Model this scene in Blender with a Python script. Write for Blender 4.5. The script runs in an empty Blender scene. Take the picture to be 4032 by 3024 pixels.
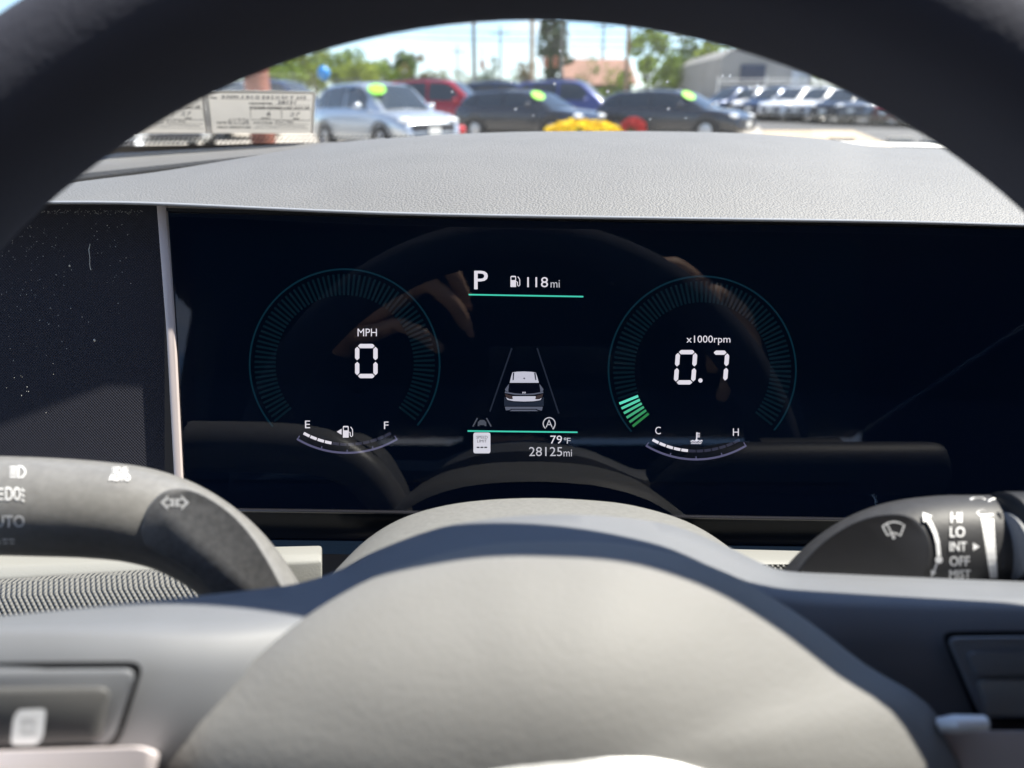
import bpy, bmesh, math, random
from mathutils import Vector, Matrix, noise
random.seed(7)
R = math.radians
sc = bpy.context.scene
col = sc.collection

# ------------------------------------------------------------------ camera, sky, sun, exposure
F, CX, CY = 2912.0, 2016.0, 1512.0            # focal length and centre of the 4032 px wide photograph
PITCH = R(20.56)
CAM = Vector((0, 0, 1.15))
EX = Vector((1, 0, 0)); EF = Vector((0, math.cos(PITCH), -math.sin(PITCH))); EU = Vector((0, math.sin(PITCH), math.cos(PITCH)))
EXPO = 1.35
cd = bpy.data.cameras.new('camera'); cam = bpy.data.objects.new('camera', cd); col.objects.link(cam)
cam.location = CAM; cam.rotation_euler = (R(90) - PITCH, 0, 0)
cd.sensor_width = 36; cd.lens = 26; cd.clip_start = 0.005; cd.clip_end = 3000
cd.dof.use_dof = True; cd.dof.focus_distance = 0.325; cd.dof.aperture_fstop = 9.0; cd.dof.aperture_blades = 0
sc.camera = cam
sc.view_settings.view_transform = 'Standard'; sc.view_settings.look = 'None'
sc.view_settings.exposure = EXPO; sc.view_settings.gamma = 1
sc.cycles.use_denoising = True
sc.cycles.max_bounces = 10; sc.cycles.transparent_max_bounces = 16
sc.cycles.sample_clamp_indirect = 6
SUN = Vector((0.46, 0.16, 0.88)).normalized()      # direction towards the sun
EL = math.asin(SUN.z); AZ = math.atan2(SUN.x, SUN.y)
w = bpy.data.worlds.new('World'); sc.world = w; w.use_nodes = True
nt = w.node_tree; nt.nodes.clear()
def N(nt, t, **kw):
    n = nt.nodes.new(t)
    for k, v in kw.items(): setattr(n, k, v)
    return n
out = N(nt, 'ShaderNodeOutputWorld'); bg = N(nt, 'ShaderNodeBackground'); bg.inputs[1].default_value = 0.115
sky = N(nt, 'ShaderNodeTexSky', sky_type='NISHITA', sun_disc=False); sky.sun_elevation = EL; sky.sun_rotation = AZ
sky.dust_density = .3; sky.air_density = .85; sky.ozone_density = 4.0
tc = N(nt, 'ShaderNodeTexCoord'); mp = N(nt, 'ShaderNodeMapping'); mp.inputs['Scale'].default_value = (3.0, 3.0, 9.0)
ns = N(nt, 'ShaderNodeTexNoise'); ns.inputs['Scale'].default_value = 1.5; ns.inputs['Detail'].default_value = 7; ns.inputs['Roughness'].default_value = 0.55
rp = N(nt, 'ShaderNodeValToRGB'); rp.color_ramp.elements[0].position = 0.50; rp.color_ramp.elements[1].position = 0.66
mx = N(nt, 'ShaderNodeMix', data_type='RGBA'); mx.inputs['B'].default_value = (5.2, 5.3, 5.5, 1)
L = nt.links.new
L(tc.outputs['Generated'], mp.inputs[0]); L(mp.outputs[0], ns.inputs['Vector']); L(ns.outputs[0], rp.inputs[0])
sz = N(nt, 'ShaderNodeSeparateXYZ'); L(tc.outputs['Generated'], sz.inputs[0])      # the clouds thin out towards the zenith
hi = N(nt, 'ShaderNodeMapRange'); hi.inputs['From Min'].default_value = .2; hi.inputs['From Max'].default_value = .5; hi.inputs['To Min'].default_value = 1; hi.inputs['To Max'].default_value = .12; L(sz.outputs[2], hi.inputs[0])
mc = N(nt, 'ShaderNodeMath', operation='MULTIPLY'); L(rp.outputs[0], mc.inputs[0]); L(hi.outputs[0], mc.inputs[1])
L(mc.outputs[0], mx.inputs['Factor']); L(sky.outputs[0], mx.inputs['A']); L(mx.outputs['Result'], bg.inputs[0]); L(bg.outputs[0], out.inputs[0])
sl = bpy.data.lights.new('sun', 'SUN'); sl.energy = 4.8; sl.angle = R(0.53); sl.color = (1.0, 0.93, 0.82)
so = bpy.data.objects.new('sun', sl); col.objects.link(so); so.location = (3, 2, 10)
so.rotation_euler = (-SUN).to_track_quat('-Z', 'Y').to_euler()

# ------------------------------------------------------------------ helpers
def W(x, y, d): return CAM + (EX * x + EU * y + EF * d) / 1000.0          # car frame in millimetres: right, up, ahead
def P(px, py, d): return W((px - CX) / F * d, (CY - py) / F * d, d)
def lerp(a, b, t): return a + (b - a) * t
def interp(tab, x):
    if x <= tab[0][0]: return tab[0][1]
    for (a, b), (c, d) in zip(tab, tab[1:]):
        if x <= c: return lerp(b, d, (x - a) / (c - a))
    return tab[-1][1]
def smooth_tab(tab, n=12):                                                # Catmull-Rom through the table
    pts = [Vector((a, b)) for a, b in tab]; pts = [2 * pts[0] - pts[1]] + pts + [2 * pts[-1] - pts[-2]]
    o = []
    for i in range(1, len(pts) - 2):
        p0, p1, p2, p3 = pts[i - 1:i + 3]
        for k in range(n):
            t = k / n
            q = 0.5 * ((2 * p1) + (-p0 + p2) * t + (2 * p0 - 5 * p1 + 4 * p2 - p3) * t * t + (-p0 + 3 * p1 - 3 * p2 + p3) * t ** 3)
            o.append((q.x, q.y))
    o.append(tuple(pts[-2])); return o
def tag(o, label=None, cat=None, group=None, kind=None):
    for k, v in (('label', label), ('category', cat), ('group', group), ('kind', kind)):
        if v: o[k] = v
    return o
ORG = {}
def thing(name, loc, label, cat, group=None, kind=None):
    o = bpy.data.objects.new(name, None); col.objects.link(o); o.location = loc; o.empty_display_size = 0.05
    ORG[o.name] = Vector(loc); return tag(o, label, cat, group, kind)
class MB:
    def __init__(s): s.v = []; s.f = []
    def add(s, vs, fs):
        b = len(s.v); s.v += [Vector(p) for p in vs]; s.f += [tuple(i + b for i in f) for f in fs]; return s
    def poly(s, pts): return s.add(pts, [tuple(range(len(pts)))])
    def grid(s, rows, closed=False):
        n = len(rows[0]); vs = [p for r in rows for p in r]; fs = []
        for i in range(len(rows) - 1):
            for j in range(n if closed else n - 1):
                k = (j + 1) % n
                fs.append((i * n + j, i * n + k, (i + 1) * n + k, (i + 1) * n + j))
        return s.add(vs, fs)
    def cap(s, ring): return s.poly(list(ring))
    def box(s, c, size, m=None):
        c = Vector(c); h = Vector(size) / 2; vs = []
        for x in (-1, 1):
            for y in (-1, 1):
                for z in (-1, 1):
                    p = Vector((x * h.x, y * h.y, z * h.z))
                    vs.append(c + (m @ p if m else p))
        return s.add(vs, [(0, 1, 3, 2), (4, 6, 7, 5), (0, 4, 5, 1), (2, 3, 7, 6), (0, 2, 6, 4), (1, 5, 7, 3)])
    def prism(s, pts, off):                                              # closed polygon extruded by a vector
        n = len(pts); a = [Vector(p) for p in pts]; b = [p + Vector(off) for p in a]
        s.add(a + b, [tuple(range(n)), tuple(range(2 * n - 1, n - 1, -1))] + [(i, i + n, (i + 1) % n + n, (i + 1) % n) for i in range(n)])
        return s
    def tube(s, pts, rad, n=10, caps=True):
        pts = [Vector(p) for p in pts]; rad = rad if isinstance(rad, (list, tuple)) else [rad] * len(pts); rings = []
        up = Vector((0.13, 0.2, 1)).normalized()
        for i, p in enumerate(pts):
            t = (pts[min(i + 1, len(pts) - 1)] - pts[max(i - 1, 0)]).normalized()
            a = t.cross(up)
            if a.length < 1e-3: a = t.cross(Vector((1, 0, 0)))
            a.normalize(); b = t.cross(a)
            rings.append([p + (a * math.cos(2 * math.pi * k / n) + b * math.sin(2 * math.pi * k / n)) * rad[i] for k in range(n)])
        s.grid(rings, True)
        if caps: s.cap(rings[0][::-1]); s.cap(rings[-1])
        return s
    def ball(s, c, r, nu=14, nv=9, m=None):
        c = Vector(c); r = Vector(r) if not isinstance(r, (int, float)) else Vector((r, r, r)); rows = []
        for i in range(nv + 1):
            a = math.pi * i / nv
            rows.append([c + (m if m else Matrix.Identity(3)) @ Vector((r.x * math.sin(a) * math.cos(2 * math.pi * j / nu), r.y * math.sin(a) * math.sin(2 * math.pi * j / nu), r.z * math.cos(a))) for j in range(nu)])
        return s.grid(rows, True)
    def build(s, name, mat, parent=None, smooth=True, bevel=0, seg=2, label=None, subsurf=0, auto=40, weld=True):
        o0 = Vector((0, 0, 0)); p = parent
        while p is not None and p.name not in ORG: p = p.parent
        if p is not None: o0 = ORG[p.name]
        elif s.v:
            lo = Vector([min(v[i] for v in s.v) for i in range(3)]); hi = Vector([max(v[i] for v in s.v) for i in range(3)])
            o0 = Vector(((lo.x + hi.x) / 2, (lo.y + hi.y) / 2, lo.z))
        me = bpy.data.meshes.new(name); me.from_pydata([v - o0 for v in s.v], [], s.f)
        bm = bmesh.new(); bm.from_mesh(me)
        if weld: bmesh.ops.remove_doubles(bm, verts=bm.verts, dist=1e-6)
        bmesh.ops.recalc_face_normals(bm, faces=bm.faces)
        if bevel: bmesh.ops.bevel(bm, geom=[e for e in bm.edges if len(e.link_faces) == 2 and e.calc_face_angle(0) > R(30)], offset=bevel, segments=seg, profile=0.5, affect='EDGES', clamp_overlap=True)
        if smooth:
            for e in bm.edges: e.smooth = not (len(e.link_faces) == 2 and e.calc_face_angle(0) > R(auto))
        for f in bm.faces: f.smooth = smooth
        bm.to_mesh(me); bm.free()
        if mat: me.materials.append(mat)
        o = bpy.data.objects.new(name, me); col.objects.link(o)
        if parent is None: o.location = o0; ORG[o.name] = o0
        else: o.parent = parent
        if label: o['label'] = label
        if subsurf:
            m = o.modifiers.new('sub', 'SUBSURF'); m.levels = m.render_levels = subsurf
        return o
    def text(s, string, box, fn, bold=0.0, shear=0.0, fat=0.0):
        """lettering stretched to the pixel box (x0,y0,x1,y1); fn maps a pixel to a point"""
        cu = bpy.data.curves.new('t', 'FONT'); cu.body = string; cu.offset = bold; cu.shear = shear; cu.resolution_u = 3
        ob = bpy.data.objects.new('t', cu); col.objects.link(ob)
        dg = bpy.context.evaluated_depsgraph_get(); me = bpy.data.meshes.new_from_object(ob.evaluated_get(dg))
        vs = [v.co.copy() for v in me.vertices]; fs = [tuple(p.vertices) for p in me.polygons]
        bpy.data.objects.remove(ob); bpy.data.curves.remove(cu); bpy.data.meshes.remove(me)
        x0 = min(v.x for v in vs); x1 = max(v.x for v in vs); y0 = min(v.y for v in vs); y1 = max(v.y for v in vs)
        a, b, c, d = box
        for q, (ox, oy) in enumerate(((0, 0), (fat, fat * .6), (-fat, fat * .6), (fat, -fat * .6), (-fat, -fat * .6)) if fat else ((0, 0),)):   # heavier strokes, each copy a hair in front
            s.add([fn(lerp(a, c, (v.x - x0) / (x1 - x0)) + ox, lerp(d, b, (v.y - y0) / (y1 - y0)) + oy) - EF * 6e-6 * q for v in vs], fs)
        return s
    def px(s, pts, fn): return s.poly([fn(x, y) for x, y in pts])
    def line(s, pts, wd, fn):                                            # a stroke of pixel width wd
        pts = [Vector(p) for p in pts]
        A = []; B = []
        for i, p in enumerate(pts):
            t = (pts[min(i + 1, len(pts) - 1)] - pts[max(i - 1, 0)]).normalized(); n = Vector((-t.y, t.x)) * wd / 2
            A.append(fn(*(p + n))); B.append(fn(*(p - n)))
        return s.grid([A, B])
    def arc(s, c, r, a0, a1, wd, fn, n=48):                              # angles in degrees, up positive
        return s.line([(c[0] + r * math.cos(R(lerp(a0, a1, i / n))), c[1] - r * math.sin(R(lerp(a0, a1, i / n)))) for i in range(n + 1)], wd, fn)

def rpoly(pts, r, k=5):
    o = []
    n = len(pts)
    for i in range(n):
        p0, p, p1 = Vector(pts[i - 1]), Vector(pts[i]), Vector(pts[(i + 1) % n]); a = p + (p0 - p).normalized() * r; b = p + (p1 - p).normalized() * r
        for j in range(k + 1):
            t = j / k; o.append(tuple((1 - t) ** 2 * a + 2 * t * (1 - t) * p + t * t * b))
    return o
def lin(c): return tuple((x / 255 / 12.92 if x / 255 < .04045 else ((x / 255 + .055) / 1.055) ** 2.4) for x in c)
def mat(name, base, rough=0.5, metal=0, spec=0.5, var=0.0, vscale=40, bump=None, coat=0, sheen=0, trans=0, ior=1.45, coord='Object'):
    m = bpy.data.materials.new(name); m.use_nodes = True; nt = m.node_tree; b = nt.nodes['Principled BSDF']
    b.inputs['Base Color'].default_value = (*base, 1); b.inputs['Roughness'].default_value = rough; b.inputs['Metallic'].default_value = metal
    b.inputs['Specular IOR Level'].default_value = spec; b.inputs['Coat Weight'].default_value = coat; b.inputs['Sheen Weight'].default_value = sheen
    b.inputs['Transmission Weight'].default_value = trans; b.inputs['IOR'].default_value = ior
    L = nt.links.new; tc = N(nt, 'ShaderNodeTexCoord')
    if var:
        n = N(nt, 'ShaderNodeTexNoise'); n.inputs['Scale'].default_value = vscale; n.inputs['Detail'].default_value = 5
        L(tc.outputs[coord], n.inputs['Vector'])
        mr = N(nt, 'ShaderNodeMapRange'); mr.inputs['From Min'].default_value = .3; mr.inputs['From Max'].default_value = .7
        mr.inputs['To Min'].default_value = 1 - var; mr.inputs['To Max'].default_value = 1 + var; L(n.outputs[0], mr.inputs[0])
        mu = N(nt, 'ShaderNodeVectorMath', operation='SCALE'); mu.inputs[0].default_value = base; L(mr.outputs[0], mu.inputs['Scale']); L(mu.outputs[0], b.inputs['Base Color'])
    if bump:
        kind, scale, strength, dist = bump
        h = None
        if kind == 'noise':
            n = N(nt, 'ShaderNodeTexNoise'); n.inputs['Scale'].default_value = scale; n.inputs['Detail'].default_value = 3; L(tc.outputs[coord], n.inputs['Vector']); h = n.outputs[0]
        elif kind == 'grain':
            n0 = N(nt, 'ShaderNodeTexNoise'); n0.inputs['Scale'].default_value = scale * .5; L(tc.outputs[coord], n0.inputs['Vector'])
            mm = N(nt, 'ShaderNodeMix', data_type='RGBA', blend_type='LINEAR_LIGHT'); mm.inputs['Factor'].default_value = 0.6 / scale
            L(tc.outputs[coord], mm.inputs['A']); L(n0.outputs['Color'], mm.inputs['B'])
            n = N(nt, 'ShaderNodeTexVoronoi', feature='SMOOTH_F1'); n.inputs['Scale'].default_value = scale; n.inputs['Smoothness'].default_value = .35
            L(mm.outputs['Result'], n.inputs['Vector']); iv = N(nt, 'ShaderNodeMath', operation='SUBTRACT'); iv.inputs[0].default_value = 1; L(n.outputs['Distance'], iv.inputs[1]); h = iv.outputs[0]
        elif kind == 'weave':
            sx = N(nt, 'ShaderNodeSeparateXYZ'); L(tc.outputs['UV'], sx.inputs[0])
            def sn(o, ph):
                a = N(nt, 'ShaderNodeMath', operation='MULTIPLY_ADD'); a.inputs[1].default_value = scale; a.inputs[2].default_value = ph; L(o, a.inputs[0])
                c = N(nt, 'ShaderNodeMath', operation='SINE'); L(a.outputs[0], c.inputs[0])
                c2 = N(nt, 'ShaderNodeMath', operation='ABSOLUTE'); L(c.outputs[0], c2.inputs[0]); return c2.outputs[0]
            m1 = N(nt, 'ShaderNodeMath', operation='MULTIPLY'); L(sn(sx.outputs[0], 0), m1.inputs[0]); L(sn(sx.outputs[1], 0), m1.inputs[1])
            m2 = N(nt, 'ShaderNodeMath', operation='MULTIPLY'); L(sn(sx.outputs[0], math.pi / 2), m2.inputs[0]); L(sn(sx.outputs[1], math.pi / 2), m2.inputs[1])
            m3 = N(nt, 'ShaderNodeMath', operation='MAXIMUM'); L(m1.outputs[0], m3.inputs[0]); L(m2.outputs[0], m3.inputs[1]); h = m3.outputs[0]
        bp = N(nt, 'ShaderNodeBump'); bp.inputs['Strength'].default_value = strength; bp.inputs['Distance'].default_value = dist
        L(h, bp.inputs['Height']); L(bp.outputs[0], b.inputs['Normal'])
    return m
def glow(name, srgb, k=1.0):
    m = bpy.data.materials.new(name); m.use_nodes = True; nt = m.node_tree; nt.nodes.clear()
    e = N(nt, 'ShaderNodeEmission'); e.inputs[0].default_value = (*lin(srgb), 1); e.inputs[1].default_value = k * 2 ** -EXPO
    o = N(nt, 'ShaderNodeOutputMaterial'); nt.links.new(e.outputs[0], o.inputs[0]); return m
def clear(name, ior, rough=0.0, tint=(1, 1, 1), haze=0.0):
    """clear pane: lets light through, mirrors by its Fresnel reflectance, optionally a film of dust"""
    m = bpy.data.materials.new(name); m.use_nodes = True; nt = m.node_tree; nt.nodes.clear(); L = nt.links.new
    t = N(nt, 'ShaderNodeBsdfTransparent'); t.inputs[0].default_value = (*tint, 1); g = N(nt, 'ShaderNodeBsdfGlossy'); g.inputs['Roughness'].default_value = rough
    lw = N(nt, 'ShaderNodeLayerWeight'); lw.inputs[0].default_value = .5; p5 = N(nt, 'ShaderNodeMath', operation='POWER'); p5.inputs[1].default_value = 5; L(lw.outputs['Facing'], p5.inputs[0])
    f0 = ((ior - 1) / (ior + 1)) ** 2; f = N(nt, 'ShaderNodeMath', operation='MULTIPLY_ADD'); f.inputs[1].default_value = 1 - f0; f.inputs[2].default_value = f0; L(p5.outputs[0], f.inputs[0])
    x = N(nt, 'ShaderNodeMixShader'); o = N(nt, 'ShaderNodeOutputMaterial')
    L(f.outputs[0], x.inputs[0]); L(t.outputs[0], x.inputs[1]); L(g.outputs[0], x.inputs[2]); last = x
    if haze:
        d = N(nt, 'ShaderNodeBsdfDiffuse'); d.inputs[0].default_value = (.8, .8, .8, 1); y = N(nt, 'ShaderNodeMixShader'); y.inputs[0].default_value = haze
        L(x.outputs[0], y.inputs[1]); L(d.outputs[0], y.inputs[2]); last = y
    L(last.outputs[0], o.inputs[0]); return m
def set_uv(o, fn):
    me = o.data; uv = me.uv_layers.new(name='uv'); mw = ORG.get(o.name) or ORG[o.parent.name]
    for l in me.loops: uv.data[l.index].uv = fn(me.vertices[l.vertex_index].co + mw)

M = {}
M['dash'] = mat('dash_vinyl', (.135, .133, .13), .58, spec=1.0, bump=('grain', 1000, .55, .0006), var=.05, vscale=30)
M['pad'] = mat('hub_plastic', (.205, .203, .198), .68, spec=.6, bump=('grain', 900, .16, .0005), var=.05, vscale=35)
M['satin'] = mat('satin_plastic', (.15, .158, .174), .58, spec=.7, var=.04, vscale=50)
M['leather'] = mat('black_leather', (.065, .068, .088), .85, spec=.12, bump=('grain', 700, .2, .0004))
M['knit'] = mat('black_knit', (.036, .036, .047), .85, spec=.2, bump=('weave', 2400, .6, .0006))
M['basket'] = mat('grey_basket_weave', (.17, .17, .165), .55, bump=('weave', 1500, .8, .002))
M['chrome'] = mat('satin_silver', (.62, .54, .52), .42, metal=.1, var=.03)
M['rose'] = mat('lit_rose_silver', (.78, .70, .70), .4, metal=.15)  # trim silver lightened to carry the light on the left spoke
M['bright'] = mat('silver_and_glint', (.90, .90, .89), .3, metal=.2)
M['gloss'] = mat('piano_black', (.003, .006, .012), .22, spec=.18)
M['dark'] = mat('dark_plastic', (.02, .02, .024), .5)
M['ledge'] = mat('pale_plastic', (.27, .27, .255), .55, bump=('noise', 1500, .2, .0005))
M['stalk'] = mat('stalk_plastic', (.20, .197, .192), .36, spec=.7, bump=('noise', 700, .12, .0004), var=.1, vscale=400)
M['stalkshade'] = mat('shaded_stalk_plastic', (.045, .045, .048), .5, spec=.35, bump=('noise', 700, .12, .0004), var=.1, vscale=400)  # stalk plastic again, darkened to carry the shade on the right stalk
M['stalkface'] = mat('dusty_face_plastic', (.15, .15, .153), .6, var=.22, vscale=500)
M['darkface'] = mat('dark_face_plastic', (.014, .014, .017), .55, var=.08, vscale=300)
M['print'] = mat('white_print', (.92, .92, .93), .5)
M['shroud'] = mat('dusty_shroud', (.20, .20, .195), .55, var=.15, vscale=600)
M['black'] = mat('black_trim', (.008, .008, .01), .6)
M['cabin'] = mat('cabin_lining', (.035, .034, .036), .9, var=.1, vscale=8)
M['headliner'] = mat('headliner_cloth', (.10, .10, .105), .95, var=.05, vscale=30)
M['paper'] = mat('paper', (.72, .69, .64), .8, var=.04, vscale=60)
nt = M['paper'].node_tree; tl_ = N(nt, 'ShaderNodeBsdfTranslucent'); tl_.inputs[0].default_value = (.72, .69, .64, 1); ad = N(nt, 'ShaderNodeMixShader'); ad.inputs[0].default_value = .2
nt.links.new(nt.nodes['Principled BSDF'].outputs[0], ad.inputs[1]); nt.links.new(tl_.outputs[0], ad.inputs[2]); nt.links.new(ad.outputs[0], nt.nodes['Material Output'].inputs[0])
M['torn'] = mat('torn_paper_edge', (.9, .88, .85), .8)
M['ink'] = mat('printed_ink', (.05, .05, .055), .8)
M['pencil'] = mat('handwriting_ink', (.13, .13, .15), .8)

# ------------------------------------------------------------------ ground of the car lot
def gz(y): return 0.0 if y < 15 else 0.0185 * (min(y, 60) - 15)
M['concrete'] = mat('pale_concrete', (.42, .385, .335), .9, var=.14, vscale=.6)
M['asphalt'] = mat('asphalt', (.10, .10, .10), .9, var=.25, vscale=.5)
M['sand'] = mat('sandy_gravel', (.48, .38, .26), .95, var=.15, vscale=1.2)
ys = [-60, -5, 4, 10, 15, 18, 22, 26, 30, 36, 42, 50, 60, 90, 200, 900]
xs = [-700, -200, -60, -30, -15, 0, 15, 30, 60, 200, 700]
g = MB().grid([[(x, y, gz(y)) for x in xs] for y in ys]).build('ground', M['concrete']); tag(g, 'pale sunlit concrete of the car lot', 'ground', kind='structure')
ry = [20.5, 23, 26, 30, 34, 38, 42, 46, 50, 54]
o = MB().grid([[(x, y, gz(y) + .006) for x in (9.6 + max(0, y - 30) * .27, 14, 22, 40)] for y in ry]).build('road', M['asphalt']); tag(o, 'dark asphalt lane on the right of the lot', 'road', kind='structure')
o = MB().grid([[(x, y, gz(y) + .012) for x in (6.3 + (y - 17) * .25, 9.2 + (y - 17) * .3)] for y in (17, 20, 23, 26, 30)]).build('path', M['sand']); tag(o, 'sandy strip beside the dark lane', 'path', kind='structure')

# ------------------------------------------------------------------ the car's own shell (roof, doors, floor) around the driver
cabin = thing('car_cabin', (0, -.4, .35), 'dark cabin shell with roof and doors around the steering wheel', 'car cabin')
MB().box((.33, -.82, 1.605), (1.5, 1.68, .04)).build('roof', M['headliner'], cabin, bevel=.01)
MB().box((.33, -.5, .33), (1.5, 2.3, .04)).build('floor', M['cabin'], cabin)
MB().box((.33, .80, .70), (1.5, .03, .72)).build('firewall', M['cabin'], cabin)
MB().box((-.46, -.45, .68), (.05, 1.9, .64)).build('door_panel', M['cabin'], cabin, bevel=.015)
MB().box((1.12, -.45, .68), (.05, 1.9, .64)).build('door_panel', M['cabin'], cabin, bevel=.015)
MB().box((.33, -1.62, .95), (1.5, .05, 1.2)).build('rear_panel', M['cabin'], cabin)
for x in (-.43, 1.09):
    MB().tube([(x, .70, 1.08), (x * .97 + .01, .42, 1.30), (x * .93 + .02, .02, 1.58)], .028).build('windshield_pillar', M['cabin'], cabin)
    MB().box((x, -.55, 1.27), (.05, .42, .56)).build('door_pillar', M['cabin'], cabin, bevel=.01)  # unseen pillar, widened to block side-window sky reflected in the display
for x in (-.46, 1.12):
    MB().box((x * .97 + .01, -.80, 1.49), (.06, 1.60, .20)).build('roof_side_rail', M['cabin'], cabin, bevel=.02)  # unseen rail, added to hide window sky from the display's reflection
    MB().box((x, -1.12, 1.20), (.05, 1.0, .48)).build('rear_window_block', M['cabin'], cabin, bevel=.01)  # unseen panels added over the rear windows to darken the display's reflection
MB().box((1.12, -.2, 1.06), (.05, 1.3, .16)).build('window_sill', M['cabin'], cabin, bevel=.02)  # unseen right door raised here to keep window sky out of the display
seat = thing('driver_seat', (0, -.60, .35), 'dark cloth driver seat behind the steering wheel', 'seat')
MB().box((0, -.52, .52), (.50, .50, .16)).build('seat_cushion', M['cabin'], seat, bevel=.05, seg=3)
MB().box((0, -.80, .88), (.48, .13, .62), Matrix.Rotation(R(-14), 3, 'X')).build('backrest', M['cabin'], seat, bevel=.05, seg=3)
MB().box((0, -.89, 1.27), (.27, .09, .17)).build('headrest', M['cabin'], seat, bevel=.035, seg=3)

# ------------------------------------------------------------------ dashboard
dash = thing('dashboard', W(0, -40, 420), 'grey grained dashboard with a hooded top in front of the windshield', 'dashboard')
Ft = smooth_tab([(-600, 795), (-200, 795), (200, 792), (620, 797), (1500, 834), (2500, 853), (3500, 868), (4032, 882), (4800, 900)], 4)
St = smooth_tab([(-600, 782), (-200, 778), (0, 772), (150, 748), (250, 724), (430, 700), (624, 676), (976, 618), (1200, 580), (1308, 567), (1518, 546), (1700, 532), (1900, 523), (2150, 517), (2600, 517), (2962, 526), (3247, 547), (3331, 560), (3441, 576), (3777, 588), (4200, 600), (4800, 625)], 4)
DC = [(-600, 380), (0, 390), (624, 440), (1200, 500), (2000, 540), (2800, 545), (3400, 560), (4800, 560)]
rows = []
cols = [-600 + 60 * i for i in range(91)]
D_F = 309.0
K = 26
for k in range(-4, K + 4):
    r = []
    for X in cols:
        Fy, Sy, dc = interp(Ft, X), interp(St, X), interp(DC, X)
        yF = (CY - Fy) / F * D_F; x0 = (X - CX) / F * D_F
        if k < 0:                                   # rolled front lip, then the return under the hood
            d, y, x = [(322, yF + 1.6, x0), (313, yF - .5, x0), (310.2, yF - 1.0, x0), (309.2, yF - 0.55, x0)][k + 4]
        else:
            s = min(k / K, 1.0)
            ys_ = (CY - Sy) / F
            dm = lerp(D_F, dc, .42)
            d = (1 - s) ** 2 * D_F + 2 * s * (1 - s) * dm + s * s * dc
            y = (1 - s) ** 2 * yF + 2 * s * (1 - s) * ys_ * dm + s * s * ys_ * dc
            # sideways the columns fan out with depth like the real dashboard top
            x = (X - CX) / F * d
            if k > K:
                q = k - K; d += 35 * q; y = ys_ * (dc + 35 * q) - 5 * q * q; x = (X - CX) / F * d
        r.append(W(x, y, d))
    rows.append(r)
MB().grid(rows).build('top_pad', M['dash'], dash)
MB().tube([W((X - CX) / F * 308.9, (CY - interp(Ft, X)) / F * 308.9 - .55, 308.9) for X in cols], .00062, 8).build('lip_sky_glint', mat('pale_sky_glint', (.38, .40, .44), .32, spec=.7), dash)  # thin pale bead painted as the sky reflection on the rounded lip
# far pad at the foot of the windshield, left, with a rolled ridge
rows = []
for i in range(25):
    t = i / 24; X = lerp(-300, 1520, t)
    ytop = lerp(607, 556, (X - 380) / 1000)            # rear edge along the glass
    yr = lerp(652, 574, (X - 380) / 920)               # crest of the ridge
    yb = lerp(742, 600, (X - 250) / 1000)
    rows.append([P(X, ytop, 650), P(X, lerp(ytop, yr, .5), 600), P(X, yr - 12, 560), P(X, yr + 2, 546), P(X, lerp(yr, yb, .35), 540), P(X, lerp(yr, yb, .6), 540), P(X, yb + 30, 548), P(X, yb + 120, 560)])
MB().grid(rows).build('rear_ridge', M['dash'], dash)
# left end panel in black knit, silver strip, lower ledges
kp = MB().grid([[P(X, lerp(800, 1990, j / 6), 322 + max(0, (420 - X)) * .008) for X in (-700, -400, -100, 200, 420, 648)] for j in range(7)]).build('knit_panel', M['knit'], dash)
set_uv(kp, lambda p: ((p - CAM).dot(EX), (p - CAM).dot(EU)))
MB().prism([P(613, 797, 317.5), P(652, 797, 317.5), P(686, 1300, 317.5), P(716, 1900, 317.5), P(716, 2030, 317.5), P(688, 2030, 317.5), P(684, 1900, 317.5), P(652, 1300, 317.5)], EF * .0025).build('trim_strip', M['chrome'], dash, bevel=.0008)
# glossy strip under the display, then the pale ledges and the woven lower panel
MB().grid([[P(X, y + (X - 2000) * .012, d) for X in (-300, 700, 1400, 2000, 2700, 3400, 4500)] for y, d in ((2030, 322), (2075, 324), (2130, 322), (2168, 314), (2190, 308))]).build('lower_strip', M['gloss'], dash)
def ledge(x0, x1, ya, yb, name='ledge'):
    m = MB(); rows = []
    for X in [lerp(x0, x1, i / 8) for i in range(9)]:
        t = (X - x0) / (x1 - x0)
        a = lerp(ya[0], ya[1], t); b = lerp(yb[0], yb[1], t)
        rows.append([P(X, a - 2, 312), P(X, a, 308), P(X, lerp(a, b, .25), 296), P(X, lerp(a, b, .5), 287), P(X, b, 283), P(X, b + 220, 284)])
    m.grid(rows); m.cap(rows[-1] + [P(x1, ya[1] + 300, 312)]); m.cap((rows[0] + [P(x0, ya[0] + 300, 312)])[::-1])
    return m.build(name, M['ledge'], dash, bevel=.0012)
ledge(-400, 1268, (2188, 2151), (2300, 2208))
ledge(2790, 3700, (2162, 2185), (2235, 2260))
rows = []
for X in [-500 + 75 * i for i in range(22)]:
    y0 = interp([(-500, 2310), (0, 2282), (650, 2238), (1150, 2205)], X)
    rows.append([P(X, y0, 281.5), P(X, y0 + 14, 278), P(X, y0 + 70, 272), P(X, y0 + 150, 268), P(X, y0 + 300, 266), P(X, y0 + 700, 268)])
bp_ = MB().grid(rows).build('woven_panel', M['basket'], dash)
set_uv(bp_, lambda p: ((p - CAM).dot(EX), (p - CAM).dot(EU)))
rows = [[P(X, y, 279.5) for X in (2960, 3200)] for y in (2222, 2300)]
bq = MB().grid(rows).build('woven_panel', M['basket'], dash); set_uv(bq, lambda p: ((p - CAM).dot(EX), (p - CAM).dot(EU)))
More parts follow.
